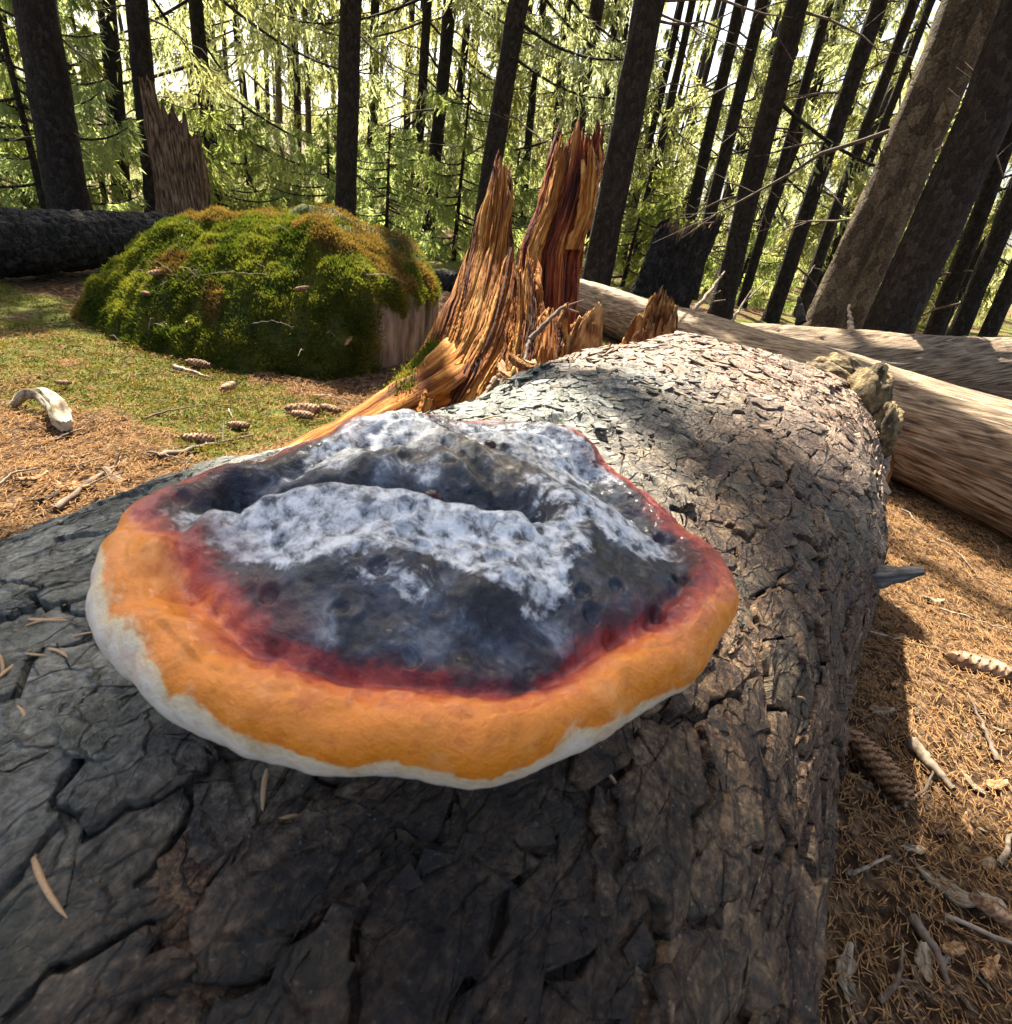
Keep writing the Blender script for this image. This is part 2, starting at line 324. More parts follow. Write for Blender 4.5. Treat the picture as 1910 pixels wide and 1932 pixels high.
# rows packed towards the camera
srow = [0.0]
while srow[-1] < 1.75:
    d = abs(1.24 - srow[-1]); srow.append(srow[-1] + min(0.0036, max(0.00105, 0.0042 * math.hypot(d, 0.17))))
srow = np.array(srow); tcol = np.radians(np.concatenate([np.linspace(-128, -75, 90, endpoint=False), np.linspace(-75, 78, 720, endpoint=False), np.linspace(78, 128, 130)]))
S, T = np.meshgrid(srow, tcol, indexing='ij')
h, plate, sub = bark_h(S, T)
edge = 0.02 * fbm(T * 4, T * 0 + 1.5, oct=4, seed=52); S2 = S - edge * (1 - ss(0, 0.08, S))
LV = log_pt(S2, T); _n = np.cross(np.gradient(LV, axis=1), np.gradient(LV, axis=0)); _n /= np.linalg.norm(_n, axis=-1, keepdims=True) + 1e-12
_n *= np.sign((_n * (LV - np.stack([LC0[0] - LA[0] * S, LC0[1] - LA[1] * S, np.full_like(S, LHC)], -1))).sum(-1))[..., None]
LV = LV + _n * h[..., None]
log = empty('fallen_log', (LC0[0] - LA[0] * 0.6, LC0[1] - LA[1] * 0.6, 0), 'fallen spruce log with cracked scaly bark that carries the big orange-rimmed conk', 'log')
m, nt, b = newmat('log_bark')
g = attr(nt, 'gr'); zn = attr(nt, 'zone'); sp = nd(nt, 'ShaderNodeSeparateXYZ'); nt.links.new(zn, sp.inputs[0])
nz = noise(nt, g, 45, 8, 0.68); nf = noise(nt, g, 260, 6, 0.7); nb = noise(nt, g, 9, 4, 0.6)
mixn = math_(nt, 'ADD', math_(nt, 'MULTIPLY', nz, 0.5), math_(nt, 'MULTIPLY', nf, 0.5))
grey = ramp(nt, mixn, [(0.37, (0.022, 0.022, 0.019)), (0.46, (0.085, 0.084, 0.068)), (0.54, (0.165, 0.163, 0.135)), (0.64, (0.31, 0.305, 0.26))])
brown = ramp(nt, mixn, [(0.38, (0.008, 0.005, 0.003)), (0.47, (0.042, 0.022, 0.011)), (0.54, (0.115, 0.064, 0.030)), (0.64, (0.29, 0.19, 0.095))])
tan = ramp(nt, mixn, [(0.37, (0.030, 0.018, 0.011)), (0.46, (0.11, 0.064, 0.038)), (0.54, (0.23, 0.145, 0.090)), (0.64, (0.40, 0.285, 0.19))])
c = mix(nt, sp.outputs[0], grey, brown); c = mix(nt, sp.outputs[1], c, tan)
lich = math_(nt, 'MULTIPLY', ramp(nt, nb, [(0.50, (0, 0, 0)), (0.62, (1, 1, 1))]), 0.30)
c = mix(nt, lich, c, (0.060, 0.072, 0.045))
speck = ramp(nt, noise(nt, g, 420, 3, 0.5), [(0.66, (0, 0, 0)), (0.72, (1, 1, 1))])
c = mix(nt, math_(nt, 'MULTIPLY', speck, .5), c, (0.30, 0.28, 0.23))
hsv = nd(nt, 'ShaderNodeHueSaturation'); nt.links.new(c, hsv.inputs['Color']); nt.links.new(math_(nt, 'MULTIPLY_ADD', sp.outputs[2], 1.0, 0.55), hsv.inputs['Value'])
nt.links.new(hsv.outputs[0], b.inputs['Base Color']); b.inputs['Roughness'].default_value = 0.62; b.inputs['Specular IOR Level'].default_value = 0.4
wn_ = nd(nt, 'ShaderNodeTexNoise'); wn_.inputs['Scale'].default_value = 60; wn_.inputs['Detail'].default_value = 5; nt.links.new(g, wn_.inputs['Vector'])
vm = nd(nt, 'ShaderNodeVectorMath', operation='MULTIPLY_ADD'); nt.links.new(wn_.outputs['Color'], vm.inputs[0]); vm.inputs[1].default_value = (.018, .018, 0); nt.links.new(mapping(nt, g, (1.0, 1.25, 1)), vm.inputs[2])
def vedge(sc_, wd_):
    vo = nd(nt, 'ShaderNodeTexVoronoi', feature='DISTANCE_TO_EDGE'); vo.voronoi_dimensions = '2D'; vo.inputs['Scale'].default_value = sc_; nt.links.new(vm.outputs[0], vo.inputs['Vector'])
    return ramp(nt, vo.outputs['Distance'], [(0.0, (0, 0, 0)), (wd_, (1, 1, 1))])
hh_ = math_(nt, 'ADD', math_(nt, 'MULTIPLY', vedge(42, .07), 1.3), math_(nt, 'MULTIPLY', vedge(130, .10), .25))
hh_ = math_(nt, 'ADD', hh_, math_(nt, 'ADD', math_(nt, 'MULTIPLY', nz, 1.6), math_(nt, 'MULTIPLY', nf, 1.1)))
bump(nt, b, hh_, 1.0, 0.0022)
M_log = m
def conk_shade_brown(s, t):  # dark brown bark under the conk, deepened to paint in the conk's shade
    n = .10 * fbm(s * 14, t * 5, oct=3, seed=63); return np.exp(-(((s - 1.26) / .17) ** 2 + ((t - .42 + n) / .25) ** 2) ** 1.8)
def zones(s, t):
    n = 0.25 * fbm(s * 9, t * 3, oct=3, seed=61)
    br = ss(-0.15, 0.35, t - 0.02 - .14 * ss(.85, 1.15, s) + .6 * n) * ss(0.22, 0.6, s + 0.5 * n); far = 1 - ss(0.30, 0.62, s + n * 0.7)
    return np.maximum(br, conk_shade_brown(s, t)), far
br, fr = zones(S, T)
# deepest bark layer stays one mesh; separate loose plates are parts below
bark = mesh('bark', local(LV, log), grid_faces(*S.shape), M_log, log, True,
     {'gr': np.stack([S, T * 0.34, np.zeros_like(S)], -1).reshape(-1, 3), 'zone': np.stack([br, fr, (0.6 * plate + 0.4 * sub) * (1 - .8 * conk_shade_brown(S, T)) - .35 * conk_shade_brown(S, T)], -1).reshape(-1, 3)})
def log_hit(px, py):                        # (s,t) where a sight line meets the log
    r = ray(px, py); tt = np.linspace(0.05, 2.2, 4300)[:, None]; q = r * tt + np.array([0, 0, HC])
    rel = q[:, :2] - LC0; s = -(rel @ LA); pp = rel @ LP; a = log_half(s, pp)
    an = np.arctan2(pp / a, (q[:, 2] - LHC) / LB); ff = np.hypot(pp / a, (q[:, 2] - LHC) / LB) - log_box(an, s)
    i = int(np.argmax((ff < 0) & (s > -0.02)))
    return s[i], math.atan2(pp[i] / a[i], (q[i, 2] - LHC) / LB), tt[i, 0]
def log_frame(s, t):
    s = np.array(float(s)); t = np.array(float(t)); h0 = float(bark_h(s.reshape(1), t.reshape(1))[0][0]); n = log_nrm(s, t); p = log_pt(s, t) + n * h0
    a = np.array([LA[0], LA[1], 0.0]); a -= n * (a @ n); a /= np.linalg.norm(a); return p, n, a, np.cross(n, a)

# broken far end of the log
n_e = 60; tt = np.linspace(-2.2, 2.2, n_e); ring = []
for k, q in enumerate(np.linspace(1, 0, 14)):
    s0 = -0.02 - 0.05 * (1 - q) * 0 + 0.035 * fbm(tt * 3 * q + 5, tt * 0 + q * 5, oct=4, seed=71) - edge[0, 0] * 0
    e0 = 0.02 * fbm(tt * 4, tt * 0 + 1.5, oct=4, seed=52)
    p = log_pt(np.where(q > 0.99, -e0, s0), tt); cc = np.array([LC0[0], LC0[1], LHC])
    ring.append(cc + (p - cc) * [1, 1, 1] * q)
ring = np.array(ring)
mesh('broken_end', local(ring, log), grid_faces(14, n_e), M_stump_y, log, True, {'gr': np.stack(np.broadcast_arrays(np.linspace(0, .4, 14)[:, None], tt[None] * .3, 0.0), -1).reshape(-1, 3)})
def lump(name, c, r, seed, mat, parent, rough=0.3, nu=48, nv=30, ax=None, freq=2.5, grain=1.0):
    u = np.linspace(0, 2 * np.pi, nu, endpoint=False); v = np.linspace(0.02, np.pi - 0.02, nv); V, U = np.meshgrid(v, u, indexing='ij')
    d = np.stack([np.sin(V) * np.cos(U), np.sin(V) * np.sin(U), np.cos(V)], -1)
    k = 1 + rough * fbm(d[..., 0] * freq + seed, d[..., 1] * freq, d[..., 2] * freq * grain + 3, oct=5, seed=seed, gain=0.6)
    p = d * np.array(r) * k[..., None]
    if ax is not None: p = p @ np.array(Matrix.Rotation(ax[0], 3, 'Z') @ Matrix.Rotation(ax[1], 3, 'X')).T
    p = p + np.array(c)
    if parent is not None and hasattr(parent, 'location'): p = local(p, parent)
    g_ = np.stack([U * 0.1, p[..., 2], p[..., 0]], -1).reshape(-1, 3)
    return mesh(name, p, grid_faces(nv, nu, True), mat, parent, True, {'gr': g_})
M_knob = gen_mat('broken_bark_wood', [(0.38, (0.025, 0.016, 0.008)), (0.48, (0.13, 0.09, 0.04)), (0.62, (0.34, 0.25, 0.12))], 30, 0.85, 1.0, 0.012, 70)
for (px, py, z, r, sd) in [(1545, 722, 1.12, (.055, .045, .040), 1), (1628, 765, 1.06, (.040, .05, .075), 2), (1652, 830, 1.03, (.028, .04, .07), 5), (1580, 695, 1.2, (.05, .04, .03), 8)]:
    lump('broken_knob', P(px, py, z), r, 80 + sd, M_knob, log, 0.2, freq=1.8)
# weathered branch stub on the right flank
p0 = P(1575, 1102, 0.62); p1 = P(1745, 1078, 0.57)
def splinter(pts, w, th_, seed, n=60, m_=20, jag=0.35):
    pts = np.asarray(pts, float); u = np.linspace(0, 1, n); k = np.linspace(0, 1, len(pts)); c = np.stack([np.interp(u, k, pts[:, i]) for i in range(3)], 1)
    w = np.interp(u, np.linspace(0, 1, len(w)), w)
    v, f = tube(c, 1.0, m_); d = v - c[:, None]
    a = np.linspace(0, 2 * np.pi, m_, endpoint=False)
    kk = w[:, None] * (1 + 0.35 * fbm(a[None] * 2.2 + seed, u[:, None] * 2, oct=4, seed=seed, gain=.65) + 0.16 * vn(a[None] * 5.3 + seed, u[:, None] * 1.3, seed=seed + 3) + .10 * vn(a[None] * 11 + seed, u[:, None] * 2.3, seed=seed + 4))
    return c[:, None] + d * kk[..., None] * np.array([1, 1, th_]), f, np.stack(np.broadcast_arrays(a[None] * w.mean(), (u * np.linalg.norm(pts[-1] - pts[0]))[:, None], 0.0), -1).reshape(-1, 3)
v, f, g_ = splinter([p0, (p0 + p1) / 2 + [0, 0, .004], p1], [.013, .0135, .012, .010, .008, .0035], 0.9, 5)
mesh('branch_stub', local(v, log), f, M_greywood, log, True, {'gr': g_})

# loose bark plates: parts of the log
def plate_mesh(seed, L=1.0, W=0.6, th_=0.10, curl=0.12):
    r_ = np.random.default_rng(seed); k = 22; a = np.linspace(0, 2 * np.pi, k, endpoint=False)
    rad = 1 + 0.28 * fbm(np.cos(a) * 1.7 + seed, np.sin(a) * 1.7, oct=4, seed=seed, gain=.7)
    v, f = [], []
    for q, zz in ((0.0, .0), (0.5, 0), (0.95, 0), (0.985, -0.08), (1.0, -0.5), (0.985, -1.2)):
        x = L * 0.5 * rad * q * np.cos(a); y = W * 0.5 * rad * q * np.sin(a)
        z = th_ * zz + curl * (x * x * 1.5 - y * y * 2.0) + 0.05 * fbm(x * 5 + seed, y * 6, oct=3, seed=seed + 1) * (q > 0)
        v.append(np.stack([x, y, z], -1))
    v = np.array(v); f = grid_faces(6, k, True)
    me_o = mesh('bark_plate', v, f, M_log, None, True, {'gr': (v.reshape(-1, 3) * 0.05 + seed), 'zone': np.tile([0.5, 0.0, r_.random()], (v.size // 3, 1))})
    me = me_o.data; bpy.data.objects.remove(me_o); return me
def set_zone(me, br_, fr_, val):
    n = len(me.vertices); me.attributes['zone'].data.foreach_set('vector', np.tile([br_, fr_, val], (n, 1)).astype(np.float32).ravel())
PLATES = []
for i in range(12): PLATES.append(plate_mesh(100 + i, 1.0, [0.6, 0.45, 0.75, 0.4][i % 4], 0.05 + 0.02 * (i % 3), 0.10 if i % 2 else -0.08))
def variant(i, br_, fr_, cache={}):
    k = (i, round(br_ * 2) / 2, round(fr_ * 2) / 2)
    if k not in cache:
        me = PLATES[i].copy(); set_zone(me, k[1], k[2], 0.3 + 0.5 * ((i * 7) % 5) / 5); cache[k] = me
    return cache[k]
def put_plate(s, t, size, ang, lift=0.0, tilt=(0, 0), i=None):
    p, n, a, c_ = log_frame(s, t); zb, zf = zones(np.array([s]), np.array([t]))
    o = link('bark_plate', variant(random.randrange(12) if i is None else i, float(zb[0]), float(zf[0])), log)
    Mx = Matrix((a, c_, n)).transposed() @ Matrix.Rotation(ang, 3, 'Z') @ Matrix.Rotation(tilt[0], 3, 'X') @ Matrix.Rotation(tilt[1], 3, 'Y')
    o.matrix_basis = Matrix.Translation(Vector(p + n * lift) - log.location) @ Mx.to_4x4() @ Matrix.Scale(size, 4)
for px, py, size, ang, i, lf, tl in [(1370, 1640, .095, 0.35, 4, .006, (.12, .1)), (1195, 1720, .060, .25, 5, .004, (.1, 0)), (1250, 1750, .062, .2, 1, .004, (.1, .05)), (1180, 1520, .035, .4, 9, .004, (.2, 0)),
                                 (375, 1650, .030, .6, 2, .003, (.05, .1)), (205, 1380, .030, 1.2, 6, .004, (.1, .15)), (1330, 1830, .06, .2, 8, .004, (.1, 0)), (1470, 1800, .07, .1, 3, .006, (-.2, 0)), (1420, 1500, .05, .3, 7, .004, (.1, .1)),
                                 (1120, 1600, .04, .3, 0, .003, (0, .1)), (1330, 1010, .07, -0.1, 5, .003, (.12, 0)), (1500, 1200, .08, .2, 1, .004, (.2, .05)), (360, 1850, .03, .3, 10, .003, (0, .1)), (80, 1420, .035, .3, 6, .001, (0, 0))]:
    s, t, _ = log_hit(px, py); put_plate(s, t, size, ang, lf, tl, i)
def clip_poly(poly, m_, n_):                 # keep the side where (p-m).n < 0
    out_ = []
    for i in range(len(poly)):
        p_, q_ = poly[i], poly[(i + 1) % len(poly)]; dp, dq = (p_ - m_) @ n_, (q_ - m_) @ n_
        if dp < 0: out_.append(p_)
        if dp * dq < 0: out_.append(p_ + (q_ - p_) * dp / (dp - dq))
    return out_
def plates_region(s0, s1, v0, v1, cs, cv, seed, rise, gap, tilt, lim):
    r_ = np.random.default_rng(seed); sites = []
    for i, a_ in enumerate(np.arange(s0 - cs, s1 + cs, cs)):
        for b_ in np.arange(v0 - cv, v1 + cv, cv): sites.append((a_ + r_.uniform(-.42, .42) * cs, b_ + (i % 2) * cv * .5 + r_.uniform(-.42, .42) * cv))
    sites = np.array(sites); sc_ = np.array([1 / cs, 1 / cv]); made = 0
    for k_, st in enumerate(sites):
        if not (s0 < st[0] < s1 and v0 < st[1] < v1): continue
        p_w = log_pt(np.array(st[0]), np.array(st[1] / .34)); c_w = p_w - np.array([0, 0, HC]); dc = np.linalg.inv(W3) @ c_w
        if dc[2] < .03: continue
        px_, py_ = 955 + 1000 * dc[0] / dc[2], 966 + 1000 * dc[1] / dc[2]
        if not (-160 < px_ < 1750 and 600 < py_ < 2150): continue
        poly = [st + np.array(q) * [cs * 1.6, cv * 1.6] for q in ((-1, -1), (1, -1), (1, 1), (-1, 1))]
        near = np.argsort((((sites - st) * sc_) ** 2).sum(1))[1:15]
        for j in near:
            nn_ = (sites[j] - st) * sc_ * sc_; poly = clip_poly(poly, (sites[j] + st) / 2, nn_)
            if len(poly) < 3: break
        if len(poly) < 3: continue
        poly = np.array(poly); nxt = np.roll(poly, -1, 0); seg = np.linalg.norm(nxt - poly, axis=1); per = seg.sum(); nb_v = 56
        cum = np.concatenate([[0], np.cumsum(seg)]); u = np.linspace(0, per, nb_v, endpoint=False); pc = np.concatenate([poly, poly[:1]])
        bd = np.stack([np.interp(u, cum, pc[:, 0]), np.interp(u, cum, pc[:, 1])], 1)
        bd = bd + .0075 * np.stack([fbm(bd[:, 0] * 45, bd[:, 1] * 45, oct=5, seed=seed + 1, gain=.6), fbm(bd[:, 0] * 45 + 9, bd[:, 1] * 45, oct=5, seed=seed + 2, gain=.6)], 1)
        ctr = bd.mean(0); dv_ = bd - ctr; rl_ = np.linalg.norm(dv_, axis=1, keepdims=True); bd = ctr + dv_ * np.clip(1 - gap * r_.uniform(.6, 1.8) / np.maximum(rl_, 1e-4), .2, 1)
        rings = [(.02, 0, 0), (.3, 0, 0), (.6, 0, 0), (.85, 0, 0), (.96, -.04, 0), (1.0, -.16, 0), (1.0, -1.4, 0)]
        th_k = rise * r_.uniform(.5, 1.5); tl = r_.normal(0, tilt, 2); cup = r_.uniform(-.1, .35) * rise
        SS, TT, HH = [], [], []
        for q, dz, _ in rings:
            pt = ctr + (bd - ctr) * q; dl = (pt - ctr); SS.append(pt[:, 0]); TT.append(pt[:, 1] / .34)
            hh_ = np.clip(th_k + dl[:, 0] * tl[0] + dl[:, 1] * tl[1] + cup * q * q, .0008, rise * 1.9) + th_k * dz + .0016 * fbm(pt[:, 0] * 55, pt[:, 1] * 55, oct=4, seed=seed + 3) + .0007 * fbm(pt[:, 0] * 240, pt[:, 1] * 240, oct=2, seed=seed + 4)
            HH.append(hh_ if dz > -1 else np.full(len(pt), -.004))
        SS, TT, HH = np.array(SS), np.array(TT), np.array(HH)
        v_ = log_pt(SS, TT) + log_nrm(SS, TT) * HH[..., None]; zb, zf = zones(SS, TT); rv = r_.random()
        mesh('bark_plate', local(v_, log), grid_faces(len(rings), nb_v, True), M_log, log, True, {'gr': np.stack([SS, TT * .34, HH + rv * .3], -1).reshape(-1, 3), 'zone': np.stack([zb, zf, (.15 + .75 * rv) * (1 - .8 * conk_shade_brown(SS, TT)) - .35 * conk_shade_brown(SS, TT)], -1).reshape(-1, 3)})
        made += 1
        if made >= lim: break
    return made
n_pl = plates_region(.93, 1.52, -.42, .075, .046, .038, 600, .0036, .0011, .05, 150)
n_pr = plates_region(.40, 1.36, .075, .50, .085, .030, 640, .0042, .0015, .07, 125)
# thousands of small loose flakes, too many to pick apart
n = 6500; r_ = np.random.default_rng(660); fs = r_.uniform(0.0, 1.3, n) ** 1.15; ft = r_.uniform(-1.0, 1.35, n); ok = ~((fs > .88) & (ft < .2)) & (r_.random(n) < np.where(fs > .6, .55, 1)); fs, ft = fs[ok], ft[ok]; n = len(fs)
hb_, _, _ = bark_h(fs, ft); nn_ = log_nrm(fs, ft); pb_ = log_pt(fs, ft) + nn_ * (hb_ + .0012)[:, None]
a3 = np.tile([LA[0], LA[1], 0.0], (n, 1)); a3 -= nn_ * (a3 * nn_).sum(1, keepdims=True); a3 /= np.linalg.norm(a3, axis=1)[:, None]; b3 = np.cross(nn_, a3)
ang = r_.normal(0, .5, n); ca, sa = np.cos(ang)[:, None], np.sin(ang)[:, None]; e1, e2 = a3 * ca + b3 * sa, -a3 * sa + b3 * ca
tl1, tl2 = r_.normal(.12, .16, n)[:, None], r_.normal(0, .14, n)[:, None]; e1 = e1 + nn_ * tl1; e2 = e2 + nn_ * tl2
sz = r_.uniform(.004, .012, n) * np.where(fs < .6, 1.15, .8); asp = r_.uniform(.8, 1.9, n); K = 9; aa = np.linspace(0, 2 * np.pi, K, endpoint=False)
rd = sz[:, None] * r_.uniform(.55, 1.2, (n, K)); ring_ = pb_[:, None] + e1[:, None] * (rd * np.cos(aa))[..., None] + e2[:, None] * (rd * np.sin(aa) * asp[:, None])[..., None]
low_ = ring_ - nn_[:, None] * (.0012 + .10 * sz)[:, None, None]; cv_ = pb_[:, None] + nn_[:, None] * (sz * r_.uniform(-.06, .10, n))[:, None, None]
V_ = np.concatenate([cv_, ring_, low_], 1); k0 = (np.arange(n) * (2 * K + 1))[:, None, None]; i_ = np.arange(K); j_ = (i_ + 1) % K
fl = np.concatenate([k0 + np.stack([0 * i_, 1 + i_, 1 + j_], -1)[None], k0 + np.stack([1 + i_, 1 + K + i_, 1 + j_], -1)[None], k0 + np.stack([1 + j_, 1 + K + i_, 1 + K + j_], -1)[None]], 1).reshape(-1, 3)
zb, zf = zones(fs, ft); zat = np.repeat(np.stack([zb, zf, r_.random(n) * 1.1 * (1 - conk_shade_brown(fs, ft)) - .35 * conk_shade_brown(fs, ft)], 1), 2 * K + 1, 0); gat = np.repeat(np.stack([fs, ft * .34, r_.random(n)], 1), 2 * K + 1, 0) + V_.reshape(-1, 3) * .5
tag(mesh('loose_flakes', local(V_.reshape(-1, 3), log), fl, M_log, log, False, {'gr': gat, 'zone': zat}), kind='stuff')
# ------------------------------------------------------------------ the conk (bracket fungus)
ZR = HC - 0.126
front_px = [(235, 1005), (190, 1065), (170, 1130), (182, 1200), (225, 1268), (300, 1342), (400, 1405), (540, 1448), (700, 1466), (820, 1478), (900, 1480), (1010, 1462), (1100, 1425), (1180, 1360), (1250, 1318), (1330, 1268), (1357, 1215), (1376, 1150), (1366, 1098), (1325, 1058)]
out = [G(x, y, ZR - 0.003)[:2] for x, y in front_px] + [np.array(q) for q in [(.090, .222), (.066, .262), (.030, .292), (-.02, .300), (-.062, .285), (-.095, .250), (-.122, .205)]]
CC = np.array([-0.014, 0.172])
out = np.array(out) - CC; pa = np.arctan2(out[:, 1], out[:, 0]); pr = np.hypot(out[:, 0], out[:, 1]); o_ = np.argsort(pa); pa, pr = pa[o_], pr[o_]
NPH = 620; ph = np.linspace(-np.pi, np.pi, NPH, endpoint=False)
Rph = np.interp(ph, np.concatenate([pa - 2 * np.pi, pa, pa + 2 * np.pi]), np.tile(pr, 3))
k = np.exp(-0.5 * (np.arange(-9, 10) / 3.5) ** 2); k /= k.sum(); Rph = np.convolve(np.concatenate([Rph[-9:], Rph, Rph[:9]]), k, 'valid')
# meridian: (q radial fraction, height above the rim, colour coordinate)
up = [(q, 0) for q in np.linspace(0.004, 0.90, 190)]
prof = []
for q, _ in up: prof.append((q, None, q))
for a in np.linspace(0, np.pi, 46)[1:-1]: prof.append((0.90 + 0.10 * math.sin(a), 0.0105 * math.cos(a) - 0.0, 0.90 + 0.2 * a / np.pi))
for q in np.linspace(0.90, 0.35, 20): prof.append((q, -0.0105 - 0.010 * (0.9 - q) - 0.07 * ss(0.75, 0.4, q), 1.1 + 0.3 * (0.9 - q)))
NQ = len(prof)
Q = np.array([p[0] for p in prof])[:, None]; CK = np.array([p[2] for p in prof])[:, None] + 0 * ph[None]
mx, my = CC[0] + Q * Rph[None] * np.cos(ph)[None], CC[1] + Q * Rph[None] * np.sin(ph)[None]
def pl_dist(x, y, pts):
    best = np.full(x.shape, 9.0)
    for a, b2 in zip(pts[:-1], pts[1:]):
        ab = b2 - a; tq = np.clip(((x - a[0]) * ab[0] + (y - a[1]) * ab[1]) / (ab @ ab), 0, 1)
        best = np.minimum(best, np.hypot(x - a[0] - tq * ab[0], y - a[1] - tq * ab[1]))
    return best
def gau(x, y, cx, cy, rx, ry=None): ry = ry or rx; return np.exp(-((x - cx) / rx) ** 2 - ((y - cy) / ry) ** 2)
def pp(l, h): return [G(x, y, h)[:2] for x, y in l]
def conk_top(x, y, q):
    z = 0.0105 + 0.0022 * np.exp(-((q - .88) / .05) ** 2) - .0035 * np.exp(-((q - .775) / .035) ** 2) + 0.0145 * ss(0.78, 0.35, q)
    crest = pp([(300, 1010), (400, 962), (560, 965), (700, 985), (850, 1000), (960, 1010)], HC - .106)
    crest2 = pp([(960, 1005), (1050, 960), (1180, 960), (1260, 1040)], HC - .106)
    z = z + 0.0065 * np.exp(-(pl_dist(x, y, crest) / .010) ** 2) + 0.004 * np.exp(-(pl_dist(x, y, crest2) / .013) ** 2)
    tr = [c_ + np.array([0.003, 0.021]) for c_ in crest[1:]]
    z = z - 0.024 * np.exp(-(pl_dist(x, y, tr) / .0115) ** 2)
    hump = gau(x, y, -0.055, .252, .045, .036); back = gau(x, y, .016, .274, .036, .028)
    z = z + 0.015 * hump + 0.018 * back
    gr_ = pp([(690, 822), (820, 845), (940, 905), (985, 965)], HC - .102)
    z = z - 0.006 * np.exp(-(pl_dist(x, y, gr_) / .0045) ** 2)
    gl = pp([(440, 890), (450, 930), (470, 960)], HC - .108)
    z = z - 0.007 * np.exp(-(pl_dist(x, y, gl) / .004) ** 2) + 0.004 * gau(x, y, -.115, .185, .016, .02)
    z = z + 0.004 * gau(x, y, .045, .150, .020) + 0.004 * gau(x, y, -.004, .130, .008) - 0.003 * gau(x, y, .012, .119, .014, .010) + 0.003 * gau(x, y, .075, .165, .012, .02)
    hm = gau(x, y, -.03, .25, .07, .045)
    n = 0.0024 * fbm(x * 48, y * 48, oct=4, seed=91, gain=.55) + .0030 * fbm(x * 22, y * 22, oct=2, seed=94) * ss(.9, .6, q) + .0040 * hm * fbm(x * 34 + 3, y * 60, oct=3, seed=98)
    pits = -0.0022 * ss(0.30, 0.12, voro(x / .013, y / .013, 92)[0]) * (voro(x / .013, y / .013, 92)[2] > .6)
    return z + (n + pits) * ss(0.93, 0.80, q) + 0.0018 * fbm(x * 60, y * 60, oct=4, seed=93) * ss(0.70, 0.82, q)
Qb = Q + 0 * mx
top = conk_top(mx, my, Qb); ph_h = np.array([0.0 if p[1] is None else p[1] for p in prof])[:, None]
is_top = np.array([p[1] is None for p in prof])[:, None]
rim_w = 0.0011 * fbm(mx * 60, my * 60, oct=3, seed=95)
zz = np.where(is_top, top, ph_h + rim_w)
# margin: tie roll-over height to the top surface at q=.9
tb = top[189:190]; zz = np.where(~is_top & (ph_h > 0), zz + (tb - 0.0105) * np.clip(ph_h / 0.0105, 0, 1), zz)
rfac = 1 + (0.012 * fbm(np.cos(ph) * 6, np.sin(ph) * 6, oct=4, seed=96))[None] * ss(.5, 1, Qb)
mx, my = CC[0] + (mx - CC[0]) * rfac, CC[1] + (my - CC[1]) * rfac
CV = np.stack([mx, my, zz + ZR], -1)
# colour coordinate: 0..1 dark cap, 1..2 red, 2..3 orange, 3..4 cream; the belt's width changes round the rim
deg = np.degrees(ph) % 360
def around(tab): a = np.array(tab, float); return np.interp(deg, a[:, 0], a[:, 1], period=360)
d_in = around([(0, .90), (20, .94), (60, .99), (120, .99), (172, .99), (186, .96), (195, .86), (204, .79), (215, .76), (230, .79), (250, .82), (270, .82), (290, .82), (320, .82), (345, .86)])
d_out = around([(0, 1.03), (20, 1.03), (60, 1.06), (120, 1.05), (180, 1.05), (190, .99), (198, .95), (207, .935), (225, .945), (250, .970), (270, .982), (285, .985), (300, .972), (320, .985), (345, 1.01)])
wob = 0.022 * fbm(mx * 60, my * 60, oct=4, seed=97, gain=.6) + 0.02 * fbm(mx * 20, my * 20, oct=2, seed=99)
t_ = CK + wob
belt = np.where(t_ < d_in - .10, np.clip(t_ / np.maximum(d_in - .10, .1), 0, 1) * .99, np.where(t_ < d_in, 1 + (t_ - d_in + .10) / .10, np.where(CK + .4 * wob < d_out, np.minimum(2 + (t_ - d_in) / np.maximum(d_out - d_in, .01), 2.95), 3 + np.clip((CK + .4 * wob - d_out) / .1, 0, 1))))
crestd = pl_dist(mx, my, pp([(260, 1000), (400, 960), (700, 985), (960, 1010), (1050, 960), (1200, 980)], HC - .106))
bloom = np.clip(.36 * gau(mx, my, -.03, .255, .08, .04) + .22 * ss(.97, .62, belt) * ss(1.0, .9, belt) + 1.0 * np.exp(-(crestd / .019) ** 2) + 0.65 * gau(mx, my, -.085, .235, .04) + 0.85 * gau(mx, my, .03, .272, .04, .03) + .45 * gau(mx, my, .005, .145, .035, .014) + .35 * gau(mx, my, -.06, .15, .03, .02), 0, 1)
trd = pl_dist(mx, my, [c_ + np.array([.003, .021]) for c_ in pp([(400, 962), (560, 965), (700, 985), (850, 1000), (960, 1010)], HC - .106)])
bloom = bloom - 1.25 * np.exp(-(trd / .0125) ** 2)
bloom = bloom - .45 * gau(mx, my, .050, .148, .022, .022) - .30 * gau(mx, my, .0, .112, .06, .013) - .3 * gau(mx, my, -.07, .125, .03, .012)
tanp = np.clip(gau(mx, my, -.015, .232, .035, .022) * 1.1 + .4 * gau(mx, my, -.07, .215, .02, .012), 0, 1)
m, nt, b = newmat('conk_skin')
sp = nd(nt, 'ShaderNodeSeparateXYZ'); nt.links.new(attr(nt, 'cz'), sp.inputs[0]); bl, bo, tn = sp.outputs
o_c = pos(nt)
n1 = noise(nt, o_c, 55, 7, 0.68, 0.6); n2 = noise(nt, o_c, 170, 7, 0.7, 0.3); n3 = noise(nt, o_c, 28, 4, 0.6, 0.8)
dark = ramp(nt, n1, [(0.36, (0.003, 0.0035, 0.006)), (0.48, (0.010, 0.014, 0.024)), (0.56, (0.040, 0.052, 0.075)), (0.66, (0.16, 0.185, 0.22))])
